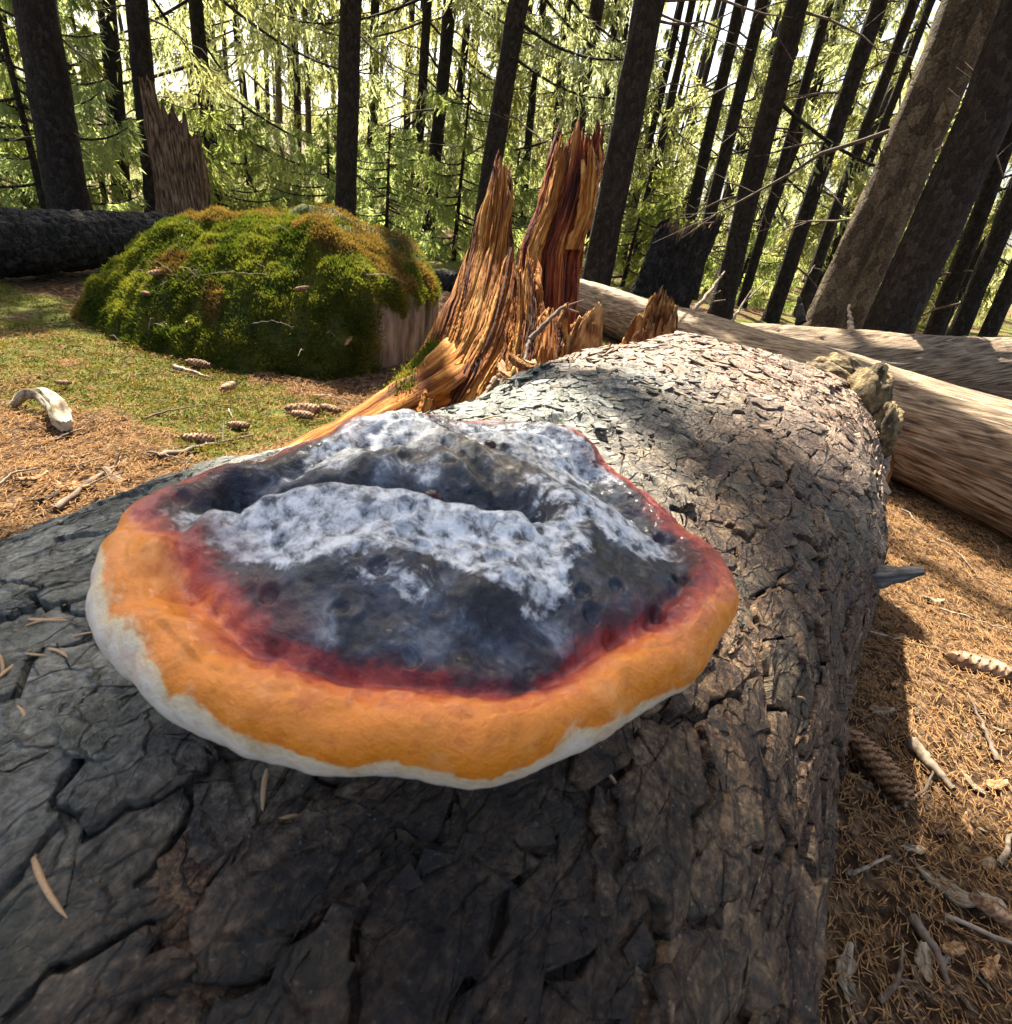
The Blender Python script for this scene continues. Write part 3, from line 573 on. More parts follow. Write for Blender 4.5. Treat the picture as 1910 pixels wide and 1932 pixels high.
white = ramp(nt, n2, [(0.38, (0.06, 0.07, 0.08)), (0.46, (0.34, 0.355, 0.36)), (0.58, (0.70, 0.71, 0.70))])
wm = math_(nt, 'ADD', bo, math_(nt, 'ADD', math_(nt, 'MULTIPLY', n3, 2.2), math_(nt, 'MULTIPLY_ADD', n1, 1.7, math_(nt, 'MULTIPLY_ADD', n2, .7, -2.30))))
cap = mix(nt, ramp(nt, wm, [(0.40, (0, 0, 0)), (0.66, (1, 1, 1))]), dark, white)
tanc = ramp(nt, n2, [(0.35, (0.03, 0.025, 0.02)), (0.5, (0.26, 0.20, 0.12)), (0.65, (0.50, 0.43, 0.30))])
cap = mix(nt, math_(nt, 'MULTIPLY', tn, ramp(nt, n3, [(0.35, (0, 0, 0)), (0.55, (1, 1, 1))])), cap, tanc)
cap = mix(nt, math_(nt, 'MULTIPLY', ramp(nt, bl, [(0.84, (0, 0, 0)), (0.99, (1, 1, 1))]), ramp(nt, n3, [(0.46, (0, 0, 0)), (0.60, (.9, .9, .9))])), cap, (0.085, 0.010, 0.010))
bl2 = math_(nt, 'ADD', bl, math_(nt, 'MULTIPLY', ramp(nt, math_(nt, 'MULTIPLY', bl, .25), [(.5, (1, 1, 1)), (.64, (.22, .22, .22))]), math_(nt, 'MULTIPLY_ADD', n1, 1.8, math_(nt, 'MULTIPLY_ADD', n2, 1.1, -1.45))))
bd_ = ramp(nt, math_(nt, 'MULTIPLY', bl2, 0.25), [(0.235, (0.045, 0.010, 0.014)), (0.32, (0.20, 0.020, 0.020)), (0.46, (0.46, 0.075, 0.040)), (0.55, (0.74, 0.20, 0.050)), (0.63, (0.82, 0.25, 0.022)), (0.70, (0.82, 0.25, 0.012)), (0.735, (0.78, 0.23, 0.010)), (0.765, (0.78, 0.60, 0.34)), (0.83, (0.82, 0.74, 0.60))])
spots = ramp(nt, noise(nt, o_c, 60, 6, 0.65), [(0.54, (0, 0, 0)), (0.66, (.30, .30, .30))])
oc = mix(nt, math_(nt, 'MULTIPLY', spots, ramp(nt, math_(nt, 'MULTIPLY', bl, .25), [(0.5, (0, 0, 0)), (0.56, (1, 1, 1))])), bd_, (0.80, 0.42, 0.16))
oc = mix(nt, ramp(nt, n2, [(0.30, (.55, .55, .55)), (0.5, (0, 0, 0))]), oc, mix(nt, 1.0, oc, (0.62, 0.45, 0.35), 'MULTIPLY'))
col = mix(nt, ramp(nt, math_(nt, 'MULTIPLY', bl, .25), [(0.235, (0, 0, 0)), (0.262, (1, 1, 1))]), cap, oc)
pv = nd(nt, 'ShaderNodeTexVoronoi', feature='F1'); pv.inputs['Scale'].default_value = 95; nt.links.new(o_c, pv.inputs['Vector'])
pc_ = nd(nt, 'ShaderNodeSeparateColor'); nt.links.new(pv.outputs['Color'], pc_.inputs[0])
pit = math_(nt, 'MULTIPLY', ramp(nt, pv.outputs['Distance'], [(.14, (1, 1, 1)), (.24, (0, 0, 0))]), ramp(nt, pc_.outputs[0], [(.55, (0, 0, 0)), (.6, (.9, .9, .9))]))
pit = math_(nt, 'MULTIPLY', pit, ramp(nt, math_(nt, 'MULTIPLY', bl, .25), [(.235, (1, 1, 1)), (.30, (.15, .15, .15))]))
col = mix(nt, pit, col, (0.010, 0.008, 0.009))
nt.links.new(col, b.inputs['Base Color']); b.inputs['Roughness'].default_value = 0.38; b.inputs['Specular IOR Level'].default_value = 0.4
b.inputs['Coat Weight'].default_value = 0.25; b.inputs['Coat Roughness'].default_value = 0.15
bump(nt, b, math_(nt, 'SUBTRACT', math_(nt, 'ADD', n1, math_(nt, 'MULTIPLY', n2, 0.8)), math_(nt, 'MULTIPLY', pit, .5)), 0.8, 0.0026)
M_conk = m
conk = empty('conk', (CC[0], CC[1], 0.36), 'large bracket fungus with black and white cap, red-orange belt and cream rim', 'fungus')
cap_o = mesh('cap', local(CV, conk), grid_faces(NQ, NPH, True)[:, ::-1], M_conk, conk, True, {'cz': np.stack([belt, bloom, tanp], -1).reshape(-1, 3)})
m, nt, b = newmat('resin'); b.inputs['Base Color'].default_value = (0.035, 0.004, 0.004, 1); b.inputs['Roughness'].default_value = 0.12; M_resin = m
def conk_z(x, y):
    x = np.array([float(x)]); y = np.array([float(y)]); q = np.hypot(x - CC[0], y - CC[1]) / np.interp(np.arctan2(y - CC[1], x - CC[0]), ph, Rph)
    return float(conk_top(x, y, q)[0]) + ZR
for px, py, r in [(742, 934, .0040), (690, 912, .0048), (815, 945, .0038), (925, 842, .0030)]:
    q = G(px, py, HC - .108)
    for _ in range(6): q = G(px, py, conk_z(q[0], q[1]))
    rd_ = lump('resin_drop', (q[0], q[1], conk_z(q[0], q[1]) + r * .25), (r, r * .85, r * .75), int(px), M_resin, conk, .12, 20, 12); rd_.parent = cap_o

# ------------------------------------------------------------------ splintered stump
def shell(name, L, R, z, parent, mat, bulge=0.25, thick=0.05, nu=110, nv=190, jag=0.10, seed=0, rough=1.0, zt=None, hook=0.0):
    L = np.array(L, float); R = np.array(R, float)
    u = np.linspace(0, 1, nu); v = np.linspace(0, 1, nv); V, U = np.meshgrid(v, u, indexing='ij')
    cut = 1 - jag * (0.5 + 0.5 * fbm(u * 5 + seed, u * 0 + .3, oct=4, seed=seed, gain=.7)) - jag * .6 * (vn(u * 9 + seed, u * 0, seed=seed + 9) > .2)
    VV = V * cut[None] / cut.max()
    def along(Pts, w):
        seg = np.concatenate([[0], np.cumsum(np.hypot(*np.diff(Pts, axis=0).T))]); seg /= seg[-1]
        return np.stack([np.interp(w, seg, Pts[:, 0]), np.interp(w, seg, Pts[:, 1])], -1)
    lp, rp = along(L, VV), along(R, VV)
    wpx = np.linalg.norm(rp - lp, axis=-1, keepdims=True)
    ej = 2.6 * fbm(V * 9 + seed, U * 0 + 2, oct=4, seed=seed + 1)[..., None]
    px = lp + (rp - lp) * U[..., None] + ej * np.array([1, 0]) * (np.abs(U - .5)[..., None] > .3)
    zc = np.interp(VV, np.linspace(0, 1, len(z)), z)
    Wm = wpx[..., 0] * zc / F_PX; Hm = np.linalg.norm(P(*L[0], z[0]) - P(*L[-1], z[-1]))
    ga, gl_ = (U - .5) * Wm, VV * Hm
    strips = voro(ga / .024 + seed + 0.5 * fbm(ga * 20, gl_ * 4, oct=3, seed=seed), gl_ / .75, seed + 4)
    fib = voro(ga / .0055 + seed + 1.2 * fbm(ga * 30, gl_ * 3, oct=2, seed=seed + 6), gl_ / .38, seed + 8)
    rid = 1 - np.abs(fbm(ga / .007 + seed, gl_ / .16, oct=4, seed=seed + 2, gain=.6))
    disp = rough * (0.017 * (strips[2] - .5) - .010 * (1 - ss(0, .10, strips[1] - strips[0])) + .0075 * (fib[2] - .5) + .005 * fib[4] * (fib[2] - .3) + .006 * (rid - .6) + 0.002 * fbm(ga / .002, gl_ / .03, oct=2, seed=seed + 3))
    prof_ = np.sqrt(np.clip(1 - (2 * U - 1) ** 2, 0, 1))
    base = P(px[..., 0], px[..., 1], zc)
    vd = base - np.array([0, 0, HC]); vd[..., 2] = 0; vd /= np.linalg.norm(vd, axis=-1, keepdims=True)
    fr_ = base - vd * (prof_ * bulge * Wm + disp * np.clip(prof_ * 2, 0, 1))[..., None]
    th_ = thick * (1 - .75 * VV)
    bk = base + vd * (prof_ * th_ + .5 * disp * np.clip(prof_ * 2, 0, 1) + .004)[..., None]
    ring = np.concatenate([fr_, bk[:, ::-1]], 1)
    g_ = np.concatenate([np.stack([ga, gl_, 0 * ga + seed], -1), np.stack([ga, gl_, 0 * ga + seed + 5], -1)[:, ::-1]], 1).reshape(-1, 3)
    f = grid_faces(nv, 2 * nu, True)
    # top and bottom caps
    n2 = 2 * nu; top0 = (nv - 1) * n2
    caps = [[i, i + 1, n2 - 2 - i, n2 - 1 - i] for i in range(nu - 1)]
    f = np.concatenate([f, np.array(caps), np.array(caps)[:, ::-1] + top0])
    return mesh(name, local(ring, parent), f, mat, parent, True, {'gr': g_})
stump = empty('broken_stump', G(930, 730), 'splintered orange rotten stump with tall jagged spikes and a mossy root', 'stump')
shell('tall_spike', [(690, 830), (722, 750), (798, 650), (848, 560), (886, 460), (920, 350), (942, 280)], [(880, 815), (940, 700), (968, 610), (972, 520), (968, 440), (967, 340), (958, 283)], [1.46, 1.56, 1.64, 1.66], stump, M_stump_y, .18, .07, seed=1, jag=.05)
slab_o = shell('tall_slab', [(985, 660), (980, 560), (980, 470), (1010, 400), (1038, 290), (1060, 205)], [(1080, 660), (1092, 560), (1106, 450), (1136, 330), (1142, 265), (1142, 232)], [1.78, 1.78, 1.76, 1.76], stump, M_stump_r, .22, .06, seed=12, jag=.10)
shell('middle_chunk', [(900, 760), (930, 690), (962, 600), (968, 520), (978, 468)], [(1030, 730), (1040, 660), (1030, 590), (1022, 530), (1016, 478)], [1.54, 1.57, 1.60], stump, M_stump_y, .38, .10, seed=23, jag=.12, rough=1.3)
ls_ = shell('light_strip', [(985, 520), (1000, 450), (1028, 380), (1050, 285), (1062, 240)], [(1012, 520), (1030, 450), (1056, 380), (1073, 290), (1078, 245)], [1.735, 1.72, 1.72], stump, M_stump_y, .30, .03, nu=20, seed=31, jag=.2)
rs_ = shell('right_strip', [(1066, 470), (1090, 400), (1098, 320), (1100, 262)], [(1098, 470), (1124, 400), (1136, 320), (1132, 250)], [1.735, 1.73, 1.73], stump, M_stump_y, .25, .03, nu=20, seed=37, jag=.2)
shell('short_shard', [(990, 720), (1000, 660), (1018, 600), (1036, 580)], [(1075, 710), (1070, 650), (1056, 600), (1046, 582)], [1.52, 1.54, 1.55], stump, M_stump_y, .4, .08, nv=70, seed=41, jag=.15)
# the long root running down to the left
rp_ = [P(955, 680, 1.78), P(865, 722, 1.60), P(800, 752, 1.47), P(735, 782, 1.37), P(640, 822, 1.24), P(540, 858, 1.13), P(430, 890, 1.04)]
for i, q in enumerate(rp_): q[2] = [.20, .13, .085, .06, .035, .018, .0][i]
v, f, g_ = splinter(rp_, [.02, .070, .070, .054, .038, .028, .014], .95, 9, 150, 40)
for o_s in (ls_, rs_): o_s.parent = slab_o
root_o = mesh('root', local(v, stump), f, M_stump_y, stump, True, {'gr': g_})
for L_, R_, zq, sd in [([(775, 815), (800, 735)], [(812, 815), (828, 740)], 1.30, 51), ([(822, 815), (862, 760)], [(842, 815), (872, 765)], 1.30, 52), ([(850, 805), (950, 740)], [(880, 815), (945, 760)], 1.36, 53), ([(900, 760), (935, 705)], [(930, 780), (960, 720)], 1.36, 54)]:
    shell('shard', L_, R_, [zq, zq + .02], stump, M_stump_y if sd % 2 else M_deadwood, .3, .02, 14, 40, .15, sd)
# moss cushion on the root
def moss_blades(pts, nrm, L, w, seed, jit=0.8, nseg=1):
    r_ = np.random.default_rng(seed); n = len(pts)
    d = nrm + jit * r_.normal(size=(n, 3)) * 0.6; d /= np.linalg.norm(d, axis=1)[:, None]
    sdir = np.cross(d, r_.normal(size=(n, 3))); sdir /= np.linalg.norm(sdir, axis=1)[:, None] + 1e-9
    L = (L * r_.uniform(.5, 1.3, n))[:, None] if np.isscalar(L) else (L * r_.uniform(.5, 1.3, n))[:, None]
    a = pts - sdir * w / 2; b2 = pts + sdir * w / 2; c_ = pts + d * L
    v = np.stack([a, b2, c_], 1).reshape(-1, 3); return v, np.arange(3 * n).reshape(-1, 3)
k = 5200; u = rng.uniform(0, 1, k); c0 = np.stack([np.interp(u, np.linspace(0, 1, 4), [a[i] for a in (P(838, 628, 1.60), P(808, 672, 1.52), P(778, 712, 1.44), P(755, 748, 1.37))]) for i in range(3)], 1)
off = rng.normal(size=(k, 3)) * [.011, .014, .008] * (.6 + u)[:, None]
v, f = moss_blades(c0 + off + [0, 0, .004], np.tile([-.4, -.2, 1.0], (k, 1)), .013, .004, 5)
tag(mesh('moss_cushion', local(v, stump), f, M_moss, root_o, False), kind='stuff')

# ------------------------------------------------------------------ trees
LIT = []                                     # places the sun reaches through gaps in the canopy: (point, radius)
def L_(px, py, h, r): LIT.append((G(px, py, h), r))
for px, py, h, r in [(1050, 700, .33, .16), (1250, 690, .37, .16), (1420, 690, .36, .15), (1580, 740, .34, .13), (1750, 800, .25, .25), (1850, 760, .3, .3), (1760, 1180, 0, .22), (1850, 1280, 0, .2), (1720, 1030, 0, .15), (1600, 640, .2, .3), (1800, 640, .4, .35),
                     (920, 500, .5, .28), (1010, 640, .15, .22), (1240, 620, .12, .25), (1100, 680, .05, .2), (350, 590, .25, .16), (480, 640, .2, .10), (620, 470, .36, .22), (500, 440, .42, .25), (300, 760, 0, .28), (120, 720, 0, .22), (500, 760, 0, .18), (350, 840, 0, .15), (190, 640, .1, .2), (800, 520, .3, .2), (90, 770, .05, .15), (950, 730, .33, .12), (1150, 720, .36, .18), (1350, 730, .37, .18), (1500, 760, .35, .16), (1640, 800, .3, .16), (1750, 1100, 0, .25), (1880, 1200, 0, .3), (1800, 960, .1, .25), (420, 540, .35, .22), (280, 620, .15, .22), (550, 600, .3, .14), (200, 790, 0, .25), (420, 770, 0, .22), (30, 700, 0, .25), (700, 450, .35, .2)]:
    L_(px, py, h, r)
for px, py, z, r in [(1090, 330, 1.75, .18), (1560, 480, 3.0, .35), (1640, 330, 3.4, .35), (1700, 150, 3.4, .3), (1500, 450, 5, .35), (1750, 430, 2.9, .3), (1430, 520, 7, .8), (1470, 560, 5, .6), (340, 330, 3.6, .12), (920, 330, 1.66, .14)]:
    LIT.append((P(px, py, z), r))
LITP = np.array([p for p, _ in LIT]); LITR = np.array([r for _, r in LIT])
def carve(c):                                # False where a spray of needles would block one of those gaps
    keep = np.ones(len(c), bool)
    for p, r in LIT:
        d = c - p; t = d @ SV; q = np.linalg.norm(d - t[:, None] * SV, axis=1); keep &= ~((q < r) & (t > 0.4))
    return keep
def spruce_foliage(base, H, h0, rmax, nb, seed, leaf=0.085, wid=0.020, dens=1.0, lean=(0, 0), droop=0.45, carve_on=True, hmax=None):
    """returns leaf triangles (n,3,3) and limb polylines"""
    r_ = np.random.default_rng(seed); tris, limbs = [], []
    for i in range(nb):
        hh = h0 + (H - h0) * (i + r_.random()) / nb
        if hmax and hh > hmax: continue
        fr_ = (H - hh) / (H - h0); Lb = (0.25 + rmax * min(1, 1.25 * fr_ ** 0.8)) * r_.uniform(.65, 1.15)
        az_ = r_.uniform(0, 2 * np.pi); dh = np.array([math.cos(az_), math.sin(az_), 0]); side = np.array([-dh[1], dh[0], 0])
        t = np.linspace(0, 1, 9); b0 = np.array(base) + [lean[0] * hh, lean[1] * hh, hh]
        pts = b0 + dh * (t * Lb)[:, None] + np.array([0, 0, 1.0]) * (Lb * (-droop * t + 0.30 * t ** 2.5))[:, None] + side * (0.10 * Lb * r_.normal() * t ** 2)[:, None]
        if carve_on and not carve(pts).all(): continue
        limbs.append((pts, 0.004 + 0.010 * Lb * (1 - t) ** .8 * .7))
        n = int(max(10, 46 * Lb * dens)); tt = r_.uniform(.12, 1, n) ** .8
        o = np.stack([np.interp(tt, t, pts[:, k]) for k in range(3)], 1)
        ln = (0.10 + 0.34 * np.sin(np.clip(tt, 0, .98) * np.pi) ** .6) * Lb * .55 * r_.uniform(.4, 1.1, n); sgn = r_.choice([-1, 1], n)
        dd = side * (sgn * r_.uniform(.25, .9, n))[:, None] + dh * r_.uniform(.1, .7, n)[:, None] + np.array([0, 0, -1.0]) * r_.uniform(.25, 1.3, n)[:, None]
        dd /= np.linalg.norm(dd, axis=1)[:, None]
        m_ = 7; t0_ = len(tris)
        for j in range(m_):
            u = (j + r_.random(n)) / m_
            c_ = o + dd * (ln * u)[:, None] + np.array([0, 0, -1.0]) * (ln * .35 * u * u)[:, None]
            lv = dd * .7 + r_.normal(size=(n, 3)) * .45 + np.array([0, 0, -.35]); lv /= np.linalg.norm(lv, axis=1)[:, None]
            w_ = np.cross(lv, r_.normal(size=(n, 3))); w_ /= np.linalg.norm(w_, axis=1)[:, None] + 1e-9
            ls = leaf * r_.uniform(.6, 1.3, n)[:, None]
            tris.append(np.stack([c_ - w_ * wid * .5, c_ + w_ * wid * .5, c_ + lv * ls], 1))
        if carve_on and carve(np.concatenate(tris[t0_:]).mean(1)).mean() < .72: del tris[t0_:]; limbs.pop()
    tris = np.concatenate(tris) if tris else np.zeros((0, 3, 3))
    if carve_on and len(tris): tris = tris[carve(tris.mean(1))]
    return tris, limbs
def trunk_mesh(pts, rad, seed, sides=22, rough=0.06, flare=True):
    pts = np.asarray(pts); v, f = tube(pts, 1.0, sides); d = v - pts[:, None]
    a = np.linspace(0, 2 * np.pi, sides, endpoint=False); hgt = np.linspace(0, 1, len(pts)) * np.linalg.norm(pts[-1] - pts[0])
    k = np.asarray(rad)[:, None] * (1 + rough * fbm(np.cos(a)[None] * 2.2 + seed, np.sin(a)[None] * 2.2, hgt[:, None] * 7, oct=4, seed=seed, gain=.65))
    if flare: k = k * (1 + (0.55 * np.exp(-hgt / .14))[:, None] * (1 + .45 * np.cos(a * 4 + seed))[None] + .12 * np.exp(-hgt / .6)[:, None])
    g_ = np.stack(np.broadcast_arrays(a[None] * .12, hgt[:, None], 0.0), -1).reshape(-1, 3)
    return pts[:, None] + d * k[..., None], f, g_
def add_tree(name, base, lean, H, r0, label, group, seed, crown=None, dead=0, mat=None, twig_mat=None, hmax_dead=4.0, sides=22, cat='tree'):
    e = empty(name, base, label, cat, group)
    n = 70; hh = np.concatenate([np.linspace(-.12, 4.5, 46), np.linspace(4.7, H, n - 46)]) if H > 5 else np.linspace(-.1, H, n)
    r_ = np.random.default_rng(seed); wob = 0.4 * r0
    pts = np.stack([lean[0] * hh + wob * vn(hh * .7, hh * 0 + seed, seed=seed), lean[1] * hh + wob * vn(hh * .7, hh * 0 + seed + 40, seed=seed), hh], 1)
    rad = r0 * (1 - .72 * np.clip(hh / H, 0, 1)) + .004
    v, f, g_ = trunk_mesh(pts, rad, seed, sides)
    mesh('trunk', v, f, mat or M_trunk, e, True, {'gr': g_})
    for i in range(dead):
        hb = r_.uniform(.5, hmax_dead); az_ = r_.uniform(0, 2 * np.pi); Lb = r_.uniform(.12, .75) * (1.0 if r_.random() < .7 else 1.2) * (.45 if r0 > .095 else 1)
        t = np.linspace(0, 1, 7); dh = np.array([math.cos(az_), math.sin(az_), 0]); p_ = np.array([lean[0] * hb, lean[1] * hb, hb])
        q = p_ + dh * (t * Lb)[:, None] + np.array([0, 0, 1.0]) * (Lb * (r_.uniform(-.5, .25) * t - .25 * t * t))[:, None] + r_.normal(size=(7, 3)) * .012 * t[:, None] * Lb * 3
        mb = MB(); mb.add(*tube(q, .0075 * (1 - t) ** .7 * (.5 + Lb) + .0016, 5)); db = mb.build('dead_branch', twig_mat or M_twig, e)
        for _ in range(int(Lb * 5)):
            k = r_.integers(2, 6); w = q[k] + np.cumsum(np.tile(r_.normal(size=3) * [.05, .05, .03] + dh * .04 - [0, 0, .03], (4, 1)), 0) * .8 - 0
            sb_ = MB(); sb_.add(*tube(np.concatenate([[q[k]], w]), np.linspace(.003, .001, 5), 4)); sb_.build('side_twig', twig_mat or M_twig, db)
    if crown is not None:
        tris, limbs = crown
        mb = MB()
        for p_, r2 in limbs: mb.add(*tube(p_, r2, 4))
        if limbs: tag(mb.build('limbs', M_trunk, e, off=np.array(base)), kind='stuff')
        if len(tris): mesh('crown', (tris.reshape(-1, 3) - np.array(base)), np.arange(len(tris) * 3).reshape(-1, 3), M_leaf, e, False)
    return e
def base_lean(bx, by, tx, ty, z):
    """ground position and lean of a trunk seen from pixel b (at depth z) up to pixel t"""
    B = P(bx, by, z); rt = ray(tx, ty); hd = np.hypot(B[0], B[1]); k = hd / np.hypot(rt[0], rt[1]); Tp = rt * k + [0, 0, HC]
    ln = (Tp - B)[:2] / max(Tp[2] - B[2], .05); ln = np.clip(ln, -.12, .12)
    b0 = B[:2] - ln * B[2]; return np.array([b0[0], b0[1], float(terrain(*b0)) - .02]), ln
G1, G2, G3 = 'dark bare-trunked spruces between the mound and the logs', 'spruces standing in a leaning row behind the barkless logs', 'thin pale-stemmed trees far behind the mound'
TREES = [  # base px, top px, depth, width px, label, group, material, dead twigs
    (60, 450, 2, 60, 5.0, 30, 'thin dark spruce trunk beside the thickest trunk behind the dark left-hand log', None, None, 7),
    (145, 455, 50, 0, 3.2, 80, 'thickest black spruce trunk rising behind the dark log next to the mossy mound', None, None, 9),
    (240, 462, 192, 0, 4.8, 34, 'straight dark spruce trunk between the thickest trunk and the broken snag', None, None, 8),
    (296, 455, 256, 0, 4.4, 42, 'dark spruce trunk touching the side of the tall broken snag', None, None, 9),
    (655, 408, 666, 0, 4.8, 42, 'upright black spruce trunk rising right behind the top of the mossy mound', None, None, 8),
    (805, 450, 852, 0, 6.0, 24, 'slim dark spruce trunk behind the bare stone face of the mound', None, None, 10),
    (898, 485, 978, 0, 4.9, 38, 'dark spruce trunk just behind the left spike of the splintered stump', None, None, 8),
    (1085, 330, 1125, 0, 6.2, 30, 'dark spruce trunk directly behind the tall red slab of the stump', None, None, 6),
    (1112, 575, 1216, 0, 3.7, 52, 'thick spruce trunk between the splintered stump and the dark bark-covered stump', None, None, 8),
    (1290, 470, 1392, 0, 6.8, 24, 'slim dark spruce trunk right behind the dark bark-covered stump', None, None, 9),
    (1318, 500, 1443, 0, 5.8, 25, 'twiggy dark spruce trunk at the right edge of the dark bark-covered stump', None, None, 12),
    (1362, 565, 1512, 0, 4.8, 42, 'dark spruce trunk with a flared foot right of the dark bark-covered stump', None, None, 8),
    (1402, 572, 1565, 0, 6.0, 18, 'very thin dark trunk beside the spruce with the flared foot', None, None, 6),
    (1455, 595, 1664, 0, 5.0, 30, 'spruce with its left side sunlit, first behind the barkless logs', G2, None, 7),
    (1505, 592, 1722, 0, 6.0, 22, 'slender dark spruce behind the peeling pale dead tree', G2, None, 6),
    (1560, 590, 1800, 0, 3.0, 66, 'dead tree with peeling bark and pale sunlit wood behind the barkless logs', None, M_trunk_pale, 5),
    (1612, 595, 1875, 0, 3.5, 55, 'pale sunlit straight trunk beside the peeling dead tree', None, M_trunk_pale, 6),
    (1690, 595, 1935, 0, 2.75, 100, 'thickest dark-barked spruce behind the barkless logs with a lit left flank', None, None, 5),
    (1782, 595, 1990, 0, 4.6, 36, 'dark spruce trunk right of the thickest spruce behind the logs', G2, None, 5),
    (1822, 595, 2060, 0, 4.2, 40, 'dark spruce trunk right of the thickest spruce behind the logs', G2, None, 4),
    (1880, 595, 2150, 0, 4.2, 36, 'dark spruce trunk right of the thickest spruce behind the logs', G2, None, 3),
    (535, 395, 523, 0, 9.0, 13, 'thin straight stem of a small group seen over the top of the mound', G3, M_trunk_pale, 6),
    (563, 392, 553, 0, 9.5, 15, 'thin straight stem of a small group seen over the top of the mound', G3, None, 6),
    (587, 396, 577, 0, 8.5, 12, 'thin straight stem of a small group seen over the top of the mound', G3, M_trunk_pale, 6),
    (700, 340, 713, 0, 9.0, 22, 'distant dark stem beside the upright black spruce behind the mound', None, None, 10),
    (985, 420, 1022, 0, 8.5, 16, 'distant thin stem seen between the two spikes of the stump', None, None, 8),
    (1035, 420, 1072, 0, 8.0, 20, 'distant dark stem left of the red slab of the stump', None, None, 8),
    (1130, 300, 1163, 0, 9.0, 16, 'thin stem of a close pair right of the red slab', 'pair of thin stems by the slab', None, 8),
    (1148, 300, 1188, 0, 9.5, 15, 'thin stem of a close pair right of the red slab', 'pair of thin stems by the slab', None, 8),
    (1213, 440, 1285, 100, 8.5, 17, 'young spruce with a leafy top between the thick trunk and the dark stump', None, None, 4),
]
for i, (bx, by, tx, ty, z, w, lab, grp, mat, dead) in enumerate(TREES):
    b0, ln = base_lean(bx, by, tx, ty, z); r0 = w * z / F_PX / 2 / math.sqrt(1 + ((bx - 955) / F_PX) ** 2 + ((by - 966) / F_PX) ** 2) * 1.04
    H = 9 + 4 * random.random() if z < 7 else 7 + 2 * random.random()
    cr = spruce_foliage(b0, H, 3.4 if z < 7 else 2.0, 1.1 if z < 7 else 0.9, 26, 300 + i, .13, .035, .5, ln)
    if i in (0, 3, 6, 11, 12, 24, 26, 29):
        c2 = spruce_foliage(b0, 4.6, .9 if z > 5 else 1.6, 1.3, 16, 400 + i, .07, .016, .9, ln, hmax=4.2); cr = (np.concatenate([cr[0], c2[0]]), cr[1] + c2[1])
    e_ = add_tree('spruce_tree' if mat is not M_trunk_pale or z < 7 else 'thin_tree', b0, ln, H, r0, lab, grp, 20 + i, cr, dead, mat, hmax_dead=2.6 if z < 7 else 4, sides=26 if z < 4 else 14)
    if i == 1: THICK = e_

# leafy spruces further back
r_ = np.random.default_rng(99); placed = []
BACK = []
spots = [(400, 330, 8.5), (780, 380, 9), (850, 380, 11.5), (930, 380, 13), (1050, 420, 13), (1190, 430, 11), (1280, 440, 13), (1420, 480, 11.5), (1560, 500, 11.5), (1680, 510, 14), (1820, 540, 11.5), (470, 330, 14), (1480, 490, 17), (1340, 470, 17), (1100, 430, 17), (760, 390, 16)]
for i, (px, py, dist) in enumerate(spots):
    r0_ = ray(px, py); k = dist / np.hypot(r0_[0], r0_[1]); x, y = r0_[0] * k, r0_[1] * k
    H = 6.5 + 3.5 * r_.random(); b0 = np.array([x, y, float(terrain(x, y)) - .02])
    cr = spruce_foliage(b0, H, .5 + r_.random() * .6, 1.55 + .5 * r_.random(), 46, 500 + i, .075 + .003 * dist, .012 + .0011 * dist, .85, (0, 0), .55, hmax=6.2)
    add_tree('leafy_spruce', b0, r_.normal(0, .01, 2), H, .06 + .04 * r_.random(), 'leafy sunlit spruce with drooping needle curtains in the background', 'leafy background spruces', 700 + i, cr, 0, None, sides=10)
# low young spruces
spots = [(90, 420, 5.2), (210, 430, 6.2), (400, 380, 6.5), (620, 400, 7.5), (730, 400, 6.8), (860, 440, 6.2), (1190, 480, 6.5), (1400, 520, 8), (10, 400, 6), (470, 370, 8.5), (760, 420, 9), (960, 440, 8)]
for i, (px, py, dist) in enumerate(spots):
    r0_ = ray(px, py); k = dist / np.hypot(r0_[0], r0_[1]); x, y = r0_[0] * k, r0_[1] * k; b0 = np.array([x, y, float(terrain(x, y)) - .02]); H = r_.uniform(.9, 1.9)
    cr = spruce_foliage(b0, H, .08, .55, 34, 900 + i, .06, .012, 2.2, (0, 0), .25)
    e = add_tree('young_spruce', b0, (0, 0), H, .018, 'low young spruce bush with pale green needles on the forest floor', 'young spruces of the undergrowth', 950 + i, cr, 0, None, sides=8)
    for ch in e.children:
        if ch.name.startswith('crown'): ch.data.materials[0] = M_sapling
# unseen extra crown added to the thick spruce, shaped to shade the conk
sh = THICK; SB = np.array(sh.location)
n = 30000; tx_ = r_.uniform(-1.9, 1.7, n); ty_ = r_.uniform(-1.6, 1.0, n); nzv = .16 * fbm(tx_ * 2.2, ty_ * 2.2, oct=3, seed=131)
ok = ty_ < .40 - .18 * tx_ + nzv; tx_, ty_ = tx_[ok], ty_[ok]; n = len(tx_); hgt = r_.uniform(5.0, 9.0, n)
dense = (vn(tx_ * 3, ty_ * 3, hgt * 2.0, seed=133) > -.55); tx_, ty_, hgt = tx_[dense], ty_[dense], hgt[dense]; n = len(hgt)
c_ = np.stack([tx_ + SV[0] / SV[2] * hgt, ty_ + SV[1] / SV[2] * hgt, hgt], 1)
d1 = r_.normal(size=(n, 3)); d1 /= np.linalg.norm(d1, axis=1)[:, None]; d2 = np.cross(d1, r_.normal(size=(n, 3))); d2 /= np.linalg.norm(d2, axis=1)[:, None]
tri = np.stack([c_ - d2 * .03, c_ + d2 * .03, c_ + d1 * .17], 1); tri = tri[carve(tri.mean(1))]
